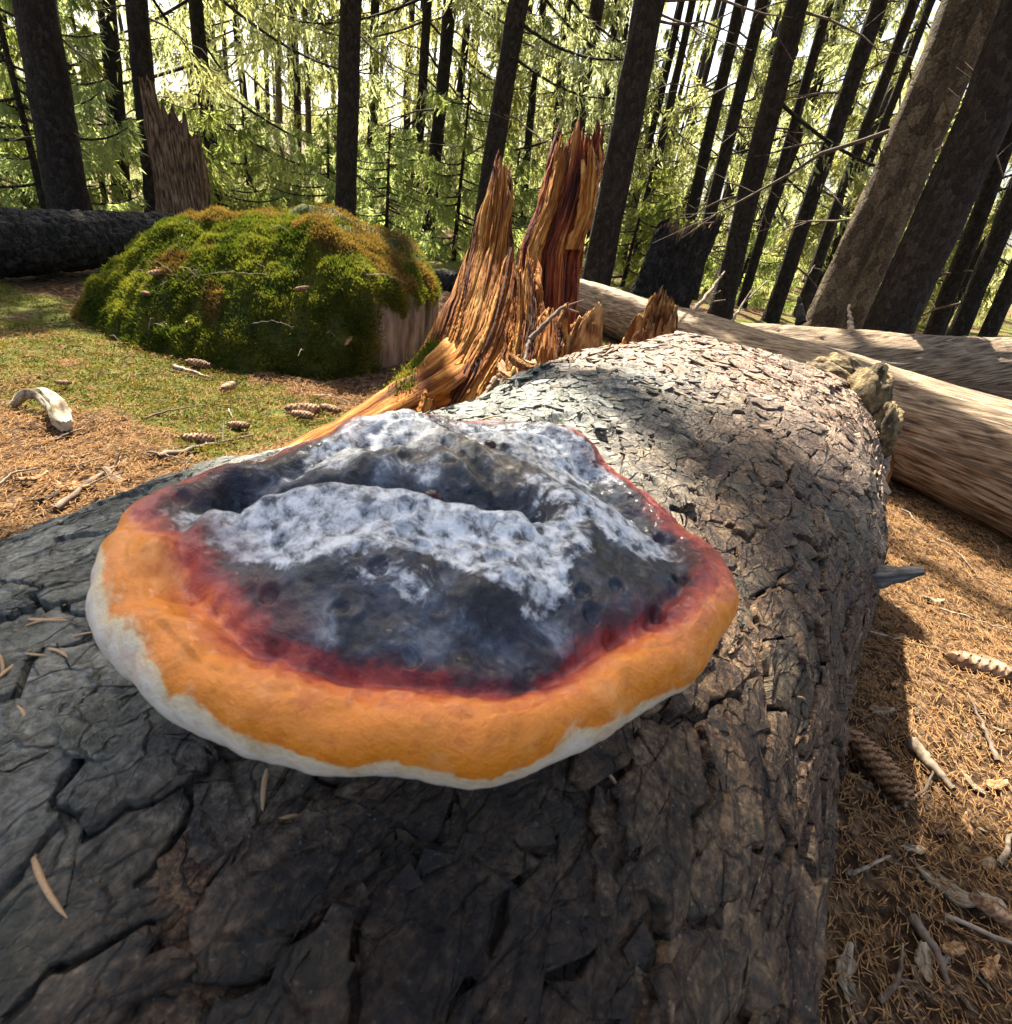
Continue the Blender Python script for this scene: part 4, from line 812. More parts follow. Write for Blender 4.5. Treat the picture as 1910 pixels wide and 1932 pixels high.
mesh('crown', tri.reshape(-1, 3) - np.array(sh.location), np.arange(len(tri) * 3).reshape(-1, 3), M_leaf, sh, False)
mb = MB()
for i in range(40):
    k = r_.integers(0, n); t = np.linspace(0, 1, 7)[:, None]; a0 = np.array([SB[0], SB[1], c_[k, 2] + .3])
    if not carve(a0 + (c_[k] - a0) * t).all(): continue
    mb.add(*tube(a0 + (c_[k] - a0) * t - np.array([0, 0, .3]) * (t * (1 - t)) * 2, np.linspace(.03, .006, 7), 5))
tag(mb.build('limbs', M_trunk, sh, off=np.array(sh.location)), kind='stuff')  # added limbs reaching into that shading foliage

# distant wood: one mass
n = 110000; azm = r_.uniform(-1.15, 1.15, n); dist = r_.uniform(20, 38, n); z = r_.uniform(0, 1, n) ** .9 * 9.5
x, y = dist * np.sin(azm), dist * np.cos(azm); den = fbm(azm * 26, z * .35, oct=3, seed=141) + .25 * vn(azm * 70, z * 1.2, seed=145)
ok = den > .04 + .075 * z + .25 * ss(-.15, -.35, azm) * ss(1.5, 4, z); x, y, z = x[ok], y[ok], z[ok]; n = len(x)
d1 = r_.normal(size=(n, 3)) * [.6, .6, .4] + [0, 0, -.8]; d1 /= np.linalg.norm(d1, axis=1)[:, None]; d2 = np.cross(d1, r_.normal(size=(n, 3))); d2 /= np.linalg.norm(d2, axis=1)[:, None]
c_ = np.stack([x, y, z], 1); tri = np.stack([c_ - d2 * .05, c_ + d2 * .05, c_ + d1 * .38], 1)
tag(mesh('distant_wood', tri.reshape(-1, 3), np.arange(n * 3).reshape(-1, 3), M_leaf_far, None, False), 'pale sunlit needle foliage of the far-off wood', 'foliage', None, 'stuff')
mb = MB()
for i in range(110):
    a_ = r_.uniform(-1.1, 1.1); d_ = r_.uniform(14, 34); x, y = d_ * math.sin(a_), d_ * math.cos(a_); hh = np.linspace(-.3, 11, 8); ln = r_.normal(0, .012, 2)
    mb.add(*tube(np.stack([x + ln[0] * hh, y + ln[1] * hh, hh], 1), r_.uniform(.05, .13) * np.linspace(1, .4, 8), 7))
tag(mb.build('distant_trunks', M_trunk), 'countless slim trunks of the far-off wood', 'trunks', None, 'stuff')

# ------------------------------------------------------------------ mossy boulder
BC = np.array([-0.96, 2.12]); NB_, NP_ = 150, 300
phb = np.linspace(0, 2 * np.pi, NP_, endpoint=False)
dgb = np.degrees(phb)                        # 0 = +X (right), 90 = away
def arb(tab, d=None): a = np.array(tab, float); return np.interp(dgb if d is None else d, a[:, 0], a[:, 1], period=360)
Rb = arb([(0, .54), (30, .60), (60, .60), (90, .60), (130, .74), (180, .70), (215, .66), (250, .60), (280, .58), (310, .55), (335, .52)])
nb_ = arb([(0, 7), (30, 6), (60, 3), (90, 2.5), (180, 1.7), (215, 1.5), (250, 1.45), (280, 1.6), (305, 2.0), (325, 5.0), (340, 6.5)])
Rb = Rb * (1 + .05 * fbm(np.cos(phb) * 3, np.sin(phb) * 3, oct=4, seed=151))
tb_ = np.linspace(0, np.pi / 2, NB_); TB = tb_[:, None]
q = np.sin(TB) ** (2 / np.maximum(nb_, 1.4))[None] if False else np.abs(np.sin(TB)) ** (2 / nb_)[None]; zq = np.abs(np.cos(TB)) ** (2 / nb_)[None]
# height falls towards the right-hand face
bx_ = BC[0] + q * Rb[None] * np.cos(phb)[None]; by_ = BC[1] + q * Rb[None] * np.sin(phb)[None]
Hb = .455 - .11 * ss(-.90, -.40, bx_) + .04 * (by_ - 2.05)
bz_ = zq * Hb * (1 + .10 * fbm(bx_ * 3.6, by_ * 3.6, oct=3, seed=153)) + .018 * fbm(bx_ * 9, by_ * 9, zq * 3, oct=4, seed=155) * ss(0, .2, TB) - .02
BV = np.stack([bx_, by_, bz_], -1)
bl_ = empty('mossy_boulder', (BC[0], BC[1], 0), 'low boulder thickly covered in green moss with one bare tan face', 'boulder')
fb = grid_faces(NB_, NP_, True)
stone_o = mesh('stone', local(BV, bl_), fb[:, ::-1], M_stone, bl_)
# moss pelt over all but the bare face
du = np.gradient(BV, axis=0); dv = np.gradient(BV, axis=1); nn = np.cross(dv, du); nn /= np.linalg.norm(nn, axis=-1, keepdims=True) + 1e-9; nn *= np.where(nn[..., 2:3] < -0.2, -1, 1)
cen = BV - np.array([BC[0], BC[1], .05]); nn *= np.sign((nn * cen).sum(-1))[..., None]
facem = ss(-44, -34, np.minimum(dgb, dgb - 360 * (dgb > 180)))[None] * ss(52, 30, np.minimum(dgb, dgb - 360 * (dgb > 180)))[None]
bare = facem * ss(.235 + 0, .195, BV[..., 2] + .035 * fbm(phb[None] * 9 + 0 * TB, TB * 2, oct=3, seed=157)) 
at_ = stone_o.data.attributes.new('bare', 'FLOAT', 'POINT'); at_.data.foreach_set('value', bare.ravel().astype(np.float32))
ar = np.linalg.norm(np.cross(np.gradient(BV, axis=0), np.gradient(BV, axis=1)), axis=-1)
front = np.clip((-(BV[..., 1] - BC[1]) + .35) / .6, .12, 1)
w_ = (ar * (1 - bare) * (BV[..., 2] > -.01) * front).ravel(); w_ /= w_.sum()
idx = rng.choice(len(w_), 190000, p=w_); pts = BV.reshape(-1, 3)[idx] + rng.normal(size=(len(idx), 3)) * .0035; nr_ = nn.reshape(-1, 3)[idx]
clump = fbm(pts[:, 0] * 16, pts[:, 1] * 16, pts[:, 2] * 16, oct=3, seed=161)
pts = pts + nr_ * (np.clip(clump, -.3, 1) * .014)[:, None]
dry = (fbm(pts[:, 0] * 5, pts[:, 1] * 5, oct=3, seed=163) + 1.3 * ss(.32, .40, pts[:, 2]) - .28 + .5 * ss(-.95, -.6, pts[:, 0]) * ss(.22, .28, pts[:, 2])) > .35
for sel, nm, mt, ln in ((~dry, 'moss', M_moss, .0105), (dry, 'dry_moss', M_moss_brown, .012)):
    v, f = moss_blades(pts[sel], nr_[sel] + [0, 0, .3], ln, .0045, 17, 1.0)
    tag(mesh(nm, local(v, bl_), f, mt, bl_, False), kind='stuff')
def bould_z(x, y):
    d = np.hypot(BV[..., 0] - x, BV[..., 1] - y); return float(BV.reshape(-1, 3)[np.argmin(d), 2])

# ------------------------------------------------------------------ snag, stumps and barkless logs
def stub_stump(name, bx, by, z, w, htab, label, mat, seed, cat, lean=(0, 0), top_mat=None, sides=90, rows=70, barky=0.0, flare=.25):
    """standing broken trunk: height of the rim varies round it"""
    b0 = P(bx, by, z); b0[2] = float(terrain(b0[0], b0[1])) - .03; r0 = w * z / F_PX / 2 / math.sqrt(1 + ((bx - 955) / F_PX) ** 2 + ((by - 966) / F_PX) ** 2)
    e = empty(name, b0, label, cat)
    a = np.linspace(0, 2 * np.pi, sides, endpoint=False)            # 0 = +X
    Ht = np.interp(np.degrees(a), [t[0] for t in htab], [t[1] for t in htab], period=360) * (1 + .05 * fbm(a * 5 + seed, a * 0, oct=4, seed=seed, gain=.75)) + .03 * (vn(a * 9, a * 0 + seed, seed=seed) > .1)
    t = np.linspace(0, 1, rows)[:, None]; hz = t * Ht[None]
    rad = r0 * (1 + flare * np.exp(-hz / .12) * (1 + .4 * np.cos(3 * a + seed))[None] - .06 * hz) * (1 + .10 * fbm(np.cos(a)[None] * 2 + seed, np.sin(a)[None] * 2, oct=3, seed=seed))
    strip = voro(a[None] * 9 + seed + .4 * vn(hz * 6, hz * 0 + a, seed=seed), hz * 2.2 + 0 * a[None], seed + 1)
    rad = rad + .02 * r0 / .15 * (strip[2] - .5) * (1 - barky) + .012 * fbm(a[None] * 30, hz * 5, oct=3, seed=seed + 2) * (1 - barky)
    if barky:
        vb = voro(a[None] * r0 / .022 + .5 * vn(hz * 30, a[None] * 5, seed=seed), hz / .028 + 0 * a[None], seed + 7); rad = rad + barky * (.012 * (vb[2] - .5) - .012 * (1 - ss(0, .2, vb[1] - vb[0])))
    out_ = np.stack([rad * np.cos(a)[None] + lean[0] * hz, rad * np.sin(a)[None] + lean[1] * hz, hz], -1)
    inn = np.stack([np.linspace(.93, .25, 10)[:, None] * rad[-1:] * np.cos(a)[None], np.linspace(.93, .25, 10)[:, None] * rad[-1:] * np.sin(a)[None], np.linspace(1, .45, 10)[:, None] * Ht[None] + .03 * fbm(a[None] * 6, np.linspace(0, 2, 10)[:, None], oct=3, seed=seed + 3)], -1)
    inn[..., :2] += np.array(lean) * inn[..., 2:3]
    g_ = np.stack(np.broadcast_arrays(a[None] * r0, hz, 0.0), -1).reshape(-1, 3)
    mesh('bark' if barky else 'outer_wood', out_, grid_faces(rows, sides, True), mat, e, True, {'gr': g_})
    mesh('broken_core', inn, grid_faces(10, sides, True), top_mat or mat, e, True, {'gr': np.stack(np.broadcast_arrays(a[None] * r0, np.linspace(0, .3, 10)[:, None], 1.0), -1).reshape(-1, 3)})
    return e
stub_stump('broken_snag', 362, 470, 3.5, 100, [(0, .62), (60, .66), (120, .76), (160, .84), (200, .86), (235, .82), (262, .66), (310, .63)], 'tall broken brown snag with a ragged top behind the mossy boulder', M_snag, 171, 'snag', (-.03, 0))
stub_stump('dark_stump', 1228, 600, 3.9, 118, [(0, .74), (40, .70), (90, .68), (150, .64), (200, .62), (250, .60), (280, .66), (320, .72)], 'short dark bark-covered stump with a ragged top and mossy foot', M_darkbark, 181, 'stump', (.10, 0), M_snag, barky=1.0, flare=.35)
def wood_log(name, A, B, ra, rb, label, mat, seed, nS=150, nA=72, barky=0.0, cat='log'):
    A, B = np.array(A, float), np.array(B, float); e = empty(name, [(A[0] + B[0]) / 2, (A[1] + B[1]) / 2, 0], label, cat)
    u = np.linspace(0, 1, nS); c = A + (B - A) * u[:, None]; Ln = np.linalg.norm(B - A)
    v, f = tube(c, 1.0, nA); d = v - c[:, None]; a = np.linspace(0, 2 * np.pi, nA, endpoint=False); l = (u * Ln)[:, None]
    r0 = (ra + (rb - ra) * u)[:, None]
    k = r0 * (1 + .05 * fbm(np.cos(a)[None] * 1.5 + seed, np.sin(a)[None] * 1.5, l * 2.5, oct=4, seed=seed)) + .004 * fbm(a[None] * 9 + seed, l * 3, oct=4, seed=seed + 1)
    crk = voro(a[None] * 2.6 + seed + .5 * vn(l * 2, a[None] * 2, seed=seed), l / 1.1 + 0 * a[None], seed + 2); k = k - .010 * (1 - ss(0, .045, crk[1] - crk[0])) * (1 - barky)
    if barky: vb = voro(a[None] * r0 / .03, l / .04 + 0 * a[None], seed + 7); k = k + barky * (.010 * (vb[2] - .5) - .010 * (1 - ss(0, .2, vb[1] - vb[0])))
    V_ = c[:, None] + d * k[..., None]
    g_ = np.stack(np.broadcast_arrays(a[None] * r0, l, 0.0), -1).reshape(-1, 3)
    mesh('bark' if barky else 'stem', local(V_, e), f, mat, e, True, {'gr': g_})
    for end, nm in ((0, 'end_face'), (-1, 'end_face')):
        rg = V_[end]; cc = c[end] ; rings = np.array([cc + (rg - cc) * q + (.02 * fbm(a * 2 + q * 3, a * 0, oct=3, seed=seed + 9))[:, None] * (B - A) / Ln * (q < .99) for q in np.linspace(1, .01, 8)])
        mesh(nm, local(rings, e), grid_faces(8, nA, True) if end else grid_faces(8, nA, True)[:, ::-1], M_deadwood, e, True, {'gr': np.stack(np.broadcast_arrays(np.linspace(0, .1, 8)[:, None], a[None] * .02, 0.0), -1).reshape(-1, 3)})
    return e
lA = wood_log('barkless_log', (.20, 3.80, .13), (2.05, .02, .17), .115, .19, 'smooth barkless tan log lying close beside the bark-covered log', M_deadwood, 191, 220, 96)
lB = wood_log('barkless_log', (.78, 2.72, .11), (3.3, 2.84, .26), .13, .25, 'thick grey-tan barkless log with a forked twig lying in front of the row of spruces', M_deadwood, 195, 220, 96)
lC = wood_log('dark_log', G(-160, 540)[:3] * [1, 1, 0] + [0, 0, .13], P(330, 480, 2.9) * [1, 1, 0] + [0, 0, .15], .125, .115, 'dark bark-covered log lying at the far left of the mossy boulder', M_darkbark, 199, 160, 72, 1.0)
wood_log('shaded_log', P(770, 560, 3.6) * [1, 1, 0] + [0, 0, .06], P(900, 545, 4.0) * [1, 1, 0] + [0, 0, .06], .07, .07, 'short dark log glimpsed between the boulder and the splintered stump', M_darkbark, 203, 60, 30, 1.0)
def twig(name, pts, r0, mat, label, cat, group=None, parent=None, side=0, seed=0):
    r_ = np.random.default_rng(seed); pts = np.array(pts, float); n = 14
    u = np.linspace(0, 1, n); kk = np.linspace(0, 1, len(pts)); c = np.stack([np.interp(u, kk, pts[:, i]) for i in range(3)], 1); Ln = np.linalg.norm(pts[-1] - pts[0])
    c[1:-1] += r_.normal(size=(n - 2, 3)) * Ln * .010
    mb = MB(); mb.add(*tube(c, r0 * np.linspace(1, .35, n) * (1 + .06 * r_.normal(size=n)), 7))
    for _ in range(side):
        k = r_.integers(3, n - 2); d = (c[k + 1] - c[k]) / np.linalg.norm(c[k + 1] - c[k]) + r_.normal(size=3) * .7; d[2] = abs(d[2]) * .6; t = np.linspace(0, 1, 5)[:, None]
        mb.add(*tube(c[k] + d * t * Ln * r_.uniform(.12, .3), r0 * .5 * np.linspace(1, .3, 5), 5))
    b0 = c[0].copy()
    if parent is None: o = mb.build(name, mat, None, True, off=b0); o.location = tuple(b0); tag(o, label, cat, group)
    else: o = mb.build(name, mat, parent, True, off=np.array(parent.location))
    return o
def BZ(px, py, x):                            # point on log B's top near pixel
    return P(px, py, x)
twig('forked_twig', [P(1775, 655, 2.55), P(1800, 660, 2.52), P(1818, 668, 2.5), P(1816, 712, 2.47)], .012, M_twig, None, None, parent=lB, side=0, seed=3)
twig('branch_stub', [P(1606, 625, 2.6), P(1602, 575, 2.62)], .016, M_twig, None, None, parent=lB, seed=4)
twig('snapped_branch', [P(1300, 596, 2.85), P(1345, 545, 2.9), P(1368, 512, 2.95)], .014, M_twig_pale, 'pale snapped branch leaning up beside the dark bark-covered stump', 'branch', side=3, seed=6)
twig('bare_twig', [P(1380, 610, 2.7), P(1400, 575, 2.72), P(1452, 525, 2.78)], .009, M_twig_pale, 'thin bare twig sticking up from behind the barkless logs', 'twig', side=2, seed=8)
twig('upright_stub', [P(1512, 610, 2.9), P(1508, 560, 2.9)], .03, M_darkbark, 'small rotten dark stub at the foot of the peeling dead tree', 'stub', seed=9)
twig('dead_branch', [P(1000, 640, 1.5), P(1035, 605, 1.5), P(1062, 578, 1.52), P(1092, 590, 1.54)], .008, M_twig, None, None, parent=stump, seed=12, side=1)
twig('dead_branch', [P(1000, 640, 1.5), P(990, 680, 1.46), P(985, 700, 1.44)], .006, M_twig, None, None, parent=stump, seed=14)

# rotten wood lump and crumbled heap right of the stump
M_heap = M_stump_f
rl = empty('rotten_stub', G(1232, 655, .0), 'crumbly golden rotten wood stub with a peaked top beside the splintered stump', 'stub')
nA_, nR_ = 90, 60; a = np.linspace(0, 2 * np.pi, nA_, endpoint=False); t = np.linspace(0, 1, nR_)[:, None]
zc_ = 1.72; c0 = P(1235, 650, zc_); c0[2] = .0
pk = .40 * (1 - t) ** .9; rad = (.13 * t ** .7 + .008) * (1 + .22 * fbm(np.cos(a)[None] * 3, np.sin(a)[None] * 3, t * 4, oct=5, seed=211, gain=.62))
rad = rad * (1 + .22 * fbm(a[None] * 7 + 0 * t, t * 3, oct=4, seed=217, gain=.7))
pk2 = pk + .022 * fbm(a[None] * 9, t * 12, oct=3, seed=219) + .05 * fbm(np.cos(a)[None] * 3 * t + 4, np.sin(a)[None] * 3 * t, oct=4, seed=213) * (1 - t * .6) + .03 * np.where(vn(a[None] * 5, t * 3, seed=215) > .15, 1, -.4) * (1 - t)
V_ = np.stack([c0[0] + rad * np.cos(a)[None] - .02 * (1 - t) + 0 * a, c0[1] + rad * np.sin(a)[None], pk2 - .02], -1)
mesh('fibrous_wood', local(V_, rl), grid_faces(nR_, nA_, True)[:, ::-1], M_heap, rl, True, {'gr': np.stack(np.broadcast_arrays(a[None] * .1, t * .3, 0.0), -1).reshape(-1, 3)})
def heap(c, rx, ry, h, seed, name, mat, label, cat):
    n1, n2 = 60, 120; a = np.linspace(0, 2 * np.pi, n2, endpoint=False); t = np.linspace(0, 1, n1)[:, None]
    x, y = c[0] + rx * t * np.cos(a)[None], c[1] + ry * t * np.sin(a)[None]; z = h * (1 - t ** 2) ** 1.3 * (1 + .6 * fbm(x * 14, y * 14, oct=4, seed=seed)) - .012 + .012 * fbm(x * 60, y * 60, oct=3, seed=seed + 1)
    o = mesh(name, np.stack([x - c[0], y - c[1], z], -1), grid_faces(n1, n2, True)[:, ::-1], mat, None, True); o.location = (c[0], c[1], 0); return tag(o, label, cat, kind='stuff'), (x, y, z)
hp = P(1085, 690, 1.58)
ho, hxyz = heap(hp, .50, .30, .21, 221, 'wood_debris', M_heap, 'heap of crumbled orange wood debris at the foot of the splintered stump', 'debris')

# ------------------------------------------------------------------ litter
def on_ground(px, py, h=0.0):
    q = G(px, py, h); 
    for _ in range(3): q = G(px, py, float(terrain(q[0], q[1])) + h)
    return q
def in_log(x, y):
    rel0, rel1 = x - LC0[0], y - LC0[1]; s = -(rel0 * LA[0] + rel1 * LA[1]); p_ = rel0 * LP[0] + rel1 * LP[1]; return (s > -.05) & (p_ > -.36) & (p_ < .30 + .1 * (s < .5))
def quads_needles(n, xr, yr, seed, L, w, z0=.003, flt=None, zs=.004):
    r_ = np.random.default_rng(seed); x = r_.uniform(*xr, n); y = r_.uniform(*yr, n); ok = ~in_log(x, y)
    if flt is not None: ok &= flt(x, y)
    x, y = x[ok], y[ok]; n = len(x); a = r_.uniform(0, np.pi, n) * .5 + r_.normal(.5, .7, n); tl = r_.normal(0, .16, n); Ls = L * r_.uniform(.6, 1.25, n)
    d = np.stack([np.cos(a) * np.cos(tl), np.sin(a) * np.cos(tl), np.sin(tl)], 1); sd = np.stack([-np.sin(a), np.cos(a), 0 * a], 1)
    c = np.stack([x, y, terrain(x, y) + .006 * fbm(x * 25, y * 25, oct=3, seed=11) + z0 + np.abs(r_.normal(0, zs, n))], 1)
    bend = np.array([0, 0, 1.0]) * (r_.uniform(-.08, .18, n) * Ls)[:, None] + sd * (r_.normal(0, .045, n) * Ls)[:, None]
    p0, p1, p2 = c - d * Ls[:, None] / 2, c + bend, c + d * Ls[:, None] / 2; up_ = np.array([0, 0, w * .5])
    v = np.stack([p0 - sd * w * .4, p0 + sd * w * .4, p1 - sd * w * .5 , p1 + sd * w * .5, p2 - sd * w * .3, p2 + sd * w * .3, p1 + up_], 1).reshape(-1, 3)
    k = (np.arange(n) * 7)[:, None]
    f = np.concatenate([k + [0, 6, 2], k + [0, 1, 6], k + [1, 3, 6], k + [2, 6, 4], k + [6, 5, 4], k + [6, 3, 5]])
    return v, f
mb = MB()
mb.add(*quads_needles(60000, (.15, 1.9), (-.1, 1.5), 231, .019, .0012)); mb.add(*quads_needles(42000, (-1.7, 0), (.3, 1.6), 232, .020, .0016, flt=lambda x, y: rng.random(len(x)) > .62 * mossiness(x, y)))
mb.add(*quads_needles(5000, (-1.5, 2.5), (1.3, 3.0), 233, .024, .002))
tag(mb.build('needle_litter', M_litter, None, False), 'carpet of fallen brown spruce needles around the logs', 'litter', kind='stuff')
# moss on the ground
n = 380000; x = rng.uniform(-3.2, .6, n); y = rng.uniform(.5, 4.2, n); dd = np.hypot(x, y)
ok = (rng.random(n) < mossiness(x, y) * np.clip(2.2 / dd ** 1.3, .06, 1)) & ~in_log(x, y); x, y = x[ok], y[ok]
pts = np.stack([x, y, terrain(x, y) + .004 + .012 * np.clip(fbm(x * 14, y * 14, oct=3, seed=235), -.2, 1)], 1)
v, f = moss_blades(pts, np.tile([0, 0, .55], (len(pts), 1)), .009, .0040, 19, 1.5)
tag(mesh('ground_moss', v, f, M_gmoss, None, False), 'low green moss spread over the ground before the boulder', 'moss', kind='stuff')

# twigs on the ground
GT = 'twigs scattered on the forest floor'
named = [([(105, 960), (180, 900), (240, 865)], .006, 'dark crooked stick lying among needles left of the conk', M_twig), ([(300, 862), (400, 838), (480, 820)], .007, 'dark stick lying alongside the mossy root', M_twig),
         ([(330, 692), (395, 712)], .008, 'weathered stick end lying on moss before the boulder', M_twig_pale), ([(1720, 1400), (1800, 1490)], .010, 'smooth grey stick on the needle floor beside the large cone', M_greywood if False else M_twig_pale),
         ([(1870, 1010), (1890, 1060), (1925, 1090)], .0022, 'thin curved pale twig beneath the barkless log', M_twig_pale), ([(1720, 1730), (1770, 1800), (1790, 1860)], .006, 'dark twig on the needle floor near the flat wood chips', M_twig), ([(1640, 1190), (1790, 1230)], .0020, 'thin straw-like twig in the sunny patch beside the log', M_twig_pale), ([(1700, 960), (1910, 1130)], .0022, 'long thin pale twig in the sun under the barkless log', M_twig_pale)]
for i, (pl, r0, lab, mt) in enumerate(named): twig('stick', [on_ground(px, py, .008) for px, py in pl], r0, mt, lab, 'stick', side=2 if i < 2 else 0, seed=240 + i)
r_ = np.random.default_rng(250); k = 0
while k < 80:
    x, y = (r_.uniform(.3, 1.6), r_.uniform(.1, 1.2)) if k < 42 else (r_.uniform(-1.7, -.2), r_.uniform(.55, 1.7))
    if in_log(np.array(x), np.array(y)): continue
    a = r_.normal(.8, .9); Lt = r_.uniform(.04, .16); p0 = np.array([x, y, float(terrain(x, y)) + .006]); p1 = p0 + [Lt * math.cos(a), Lt * math.sin(a), r_.uniform(-.002, .02)]
    twig('twig', [p0, (p0 + p1) / 2 + r_.normal(size=3) * .008, p1], r_.uniform(.0012, .0034), M_twig_pale if r_.random() < .55 else M_twig, 'small dry twig lying among the needles on the ground', 'twig', GT, side=0, seed=260 + k); k += 1
# flat chips and bark scraps on the ground
chip_meshes = []
for i in range(5):
    o = plate_mesh(400 + i, 1.0, [.35, .5, .3, .6, .42][i], .07, .2); bpy
    me = o; me.materials.clear(); me.materials.append(M_chip_p if i % 2 else M_chip_o); chip_meshes.append(me)
def chip(px, py, size, ang, mesh_i, name, label, cat, group=None, h=.006, tilt=.15, mat=None):
    q = on_ground(px, py, h); o = link(name, chip_meshes[mesh_i]); o.location = tuple(q); o.rotation_euler = (random.gauss(0, tilt), random.gauss(0, tilt), ang); o.scale = (size,) * 3; tag(o, label, cat, group)
    if mat: o.material_slots[0].link = 'OBJECT'; o.material_slots[0].material = mat
    return o
GCH = 'wood chips on the needle floor'
for i, (px, py, sz, an) in enumerate([(1570, 1560, .05, .8), (1660, 1340, .06, .2), (1830, 1560, .05, 1.3), (1780, 1670, .07, -.6), (1530, 1700, .05, 1.0), (1800, 1790, .05, .3), (1600, 1830, .06, 1.2), (1870, 1830, .06, .7), (1720, 1600, .035, .1), (1880, 1480, .05, .4), (1700, 1200, .05, .4), (1760, 1130, .07, .1), (1690, 1290, .045, .7), (1860, 1700, .05, .1)]):
    chip(px, py, sz * .62, an, i % 5, 'wood_chip', 'pale flat wood chip lying on the needle floor right of the log', 'chip', GCH)
for i in range(26):
    chip(random.uniform(930, 1300), random.uniform(655, 715), random.uniform(.03, .08), random.uniform(0, 3), random.randrange(5), 'wood_splinter', 'splinter of orange wood in the debris at the foot of the stump', 'splinter', 'splinters around the stump', .17 + .05 * random.random(), .4, M_chip_o)
chip(1035, 700, .20, .15, 0, 'pale_wood_slab', 'bright pale yellow slab of wood lying in front of the splintered stump', 'wood slab', None, .19, .05, M_stump_f)
chip(1115, 672, .07, .2, 3, 'pale_chunk', 'rounded pale wood chunk between the debris heap and the log', 'chunk', None, .19, .1, M_chip_p)
for i, (px, py) in enumerate([(90, 935), (130, 915), (40, 1000), (180, 1080), (60, 1120), (150, 860), (220, 900), (60, 900)]):
    chip(px, py, random.uniform(.03, .06), random.uniform(0, 3), i % 5, 'bark_scrap', 'flat brown bark scrap on the ground left of the log', 'bark scrap', 'bark scraps left of the log', .006, .2, [M_chip_b, M_chip_o, M_chip_p][i % 3])

r_ = np.random.default_rng(310)
for i in range(46):
    chip(r_.uniform(1540, 1905), r_.uniform(1330, 1925), r_.uniform(.010, .030), r_.uniform(0, 3), i % 5, 'bark_scrap', 'small brown bark scrap among the needles right of the log', 'bark scrap', 'bark scraps right of the log', .004, .25, [M_chip_b, M_chip_p, M_chip_b][i % 3])

# cones
def cone_scale_mesh():
    v = []; 
    for q, w, z in ((0, .30, 0), (.45, .50, .05), (.8, .42, .05), (1.0, .12, -.02)):
        for s_ in (-1, -.4, .4, 1): v.append((q, s_ * w, z - .10 * s_ * s_))
    for q, w, z in ((0, .30, -.12), (.45, .48, -.06), (.8, .40, -.03), (1.0, .10, -.06)):
        for s_ in (-1, -.4, .4, 1): v.append((q, s_ * w, z - .10 * s_ * s_))
    a = np.arange(16).reshape(4, 4); f = np.concatenate([grid_faces(4, 4), grid_faces(4, 4)[:, ::-1] + 16])
    rim = [[a[3, i], a[3, i + 1], a[3, i + 1] + 16, a[3, i] + 16] for i in range(3)]
    o = mesh('scale', np.array(v), np.concatenate([f, np.array(rim)[:, ::-1]]), M_cone); me = o.data; bpy.data.objects.remove(o); return me
M_cone = gen_mat('cone_scale', [(0.38, (0.09, 0.042, 0.02)), (0.52, (0.27, 0.145, 0.07)), (0.64, (0.44, 0.29, 0.17))], 4.0, .55, .2, .01, vary=.25)
SCALE = cone_scale_mesh()
def cone_core():
    u = np.linspace(0, 1, 14); v, f = tube(np.stack([u, 0 * u, 0 * u], 1), .075 * np.sin(np.clip(u * .93 + .06, 0, 1) * np.pi) ** .55 + .006, 10); o = mesh('core', v, f, M_cone); me = o.data; bpy.data.objects.remove(o); return me
CORE = cone_core()
def cone_full():                              # small cone in one mesh, core and scales fused
    n = 74; mb = MB(); c = [v.co[:] for v in CORE.vertices]; mb.add(np.array(c), np.array([list(p.vertices) for p in CORE.polygons]))
    sv = np.array([v.co[:] for v in SCALE.vertices]); sf = np.array([list(p.vertices) for p in SCALE.polygons])
    for k in range(n): mb.add((np.array(scale_mat(k, n)) @ np.concatenate([sv, np.ones((len(sv), 1))], 1).T).T[:, :3], sf)
    o = mb.build('cone', M_cone); me = o.data; bpy.data.objects.remove(o); return me
def scale_mat(k, n, opn=.62):
    u = .03 + .93 * k / n; a = k * 2.39996; r0 = .062 * math.sin(min(1, u * .93 + .06) * math.pi) ** .55
    sz = .20 * (.55 + .6 * math.sin(min(1, u * .9 + .1) * math.pi) ** .6)
    return Matrix.Rotation(a, 4, 'X') @ Matrix.Translation((u, 0, r0)) @ Matrix.Rotation(-opn, 4, 'Y') @ Matrix.Scale(sz, 4)
def place_axis(o, a, b2, roll=0):
    d = Vector(b2 - a); o.matrix_world = Matrix.Translation(Vector(a)) @ (d.to_track_quat('X', 'Z').to_matrix().to_4x4()) @ Matrix.Rotation(roll, 4, 'X') @ Matrix.Scale(d.length, 4)
def big_cone(a, b2, label, n=86):
    e = empty('spruce_cone', (0, 0, 0), label, 'cone'); place_axis(e, a, b2); link('core', CORE, e)
    for k in range(n): o = link('scale', SCALE, e); o.matrix_basis = scale_mat(k, n)
big_cone(on_ground(1600, 1375, .030), on_ground(1712, 1505, .020), 'open brown spruce cone with visible scales lying against the right flank of the log')
CONE = cone_full()
def small_cone(a, b2, label, group=None):
    o = link('spruce_cone', CONE); place_axis(o, a, b2, random.random() * 6); tag(o, label, 'cone', group); return o
GC = 'cones on the ground before the boulder'
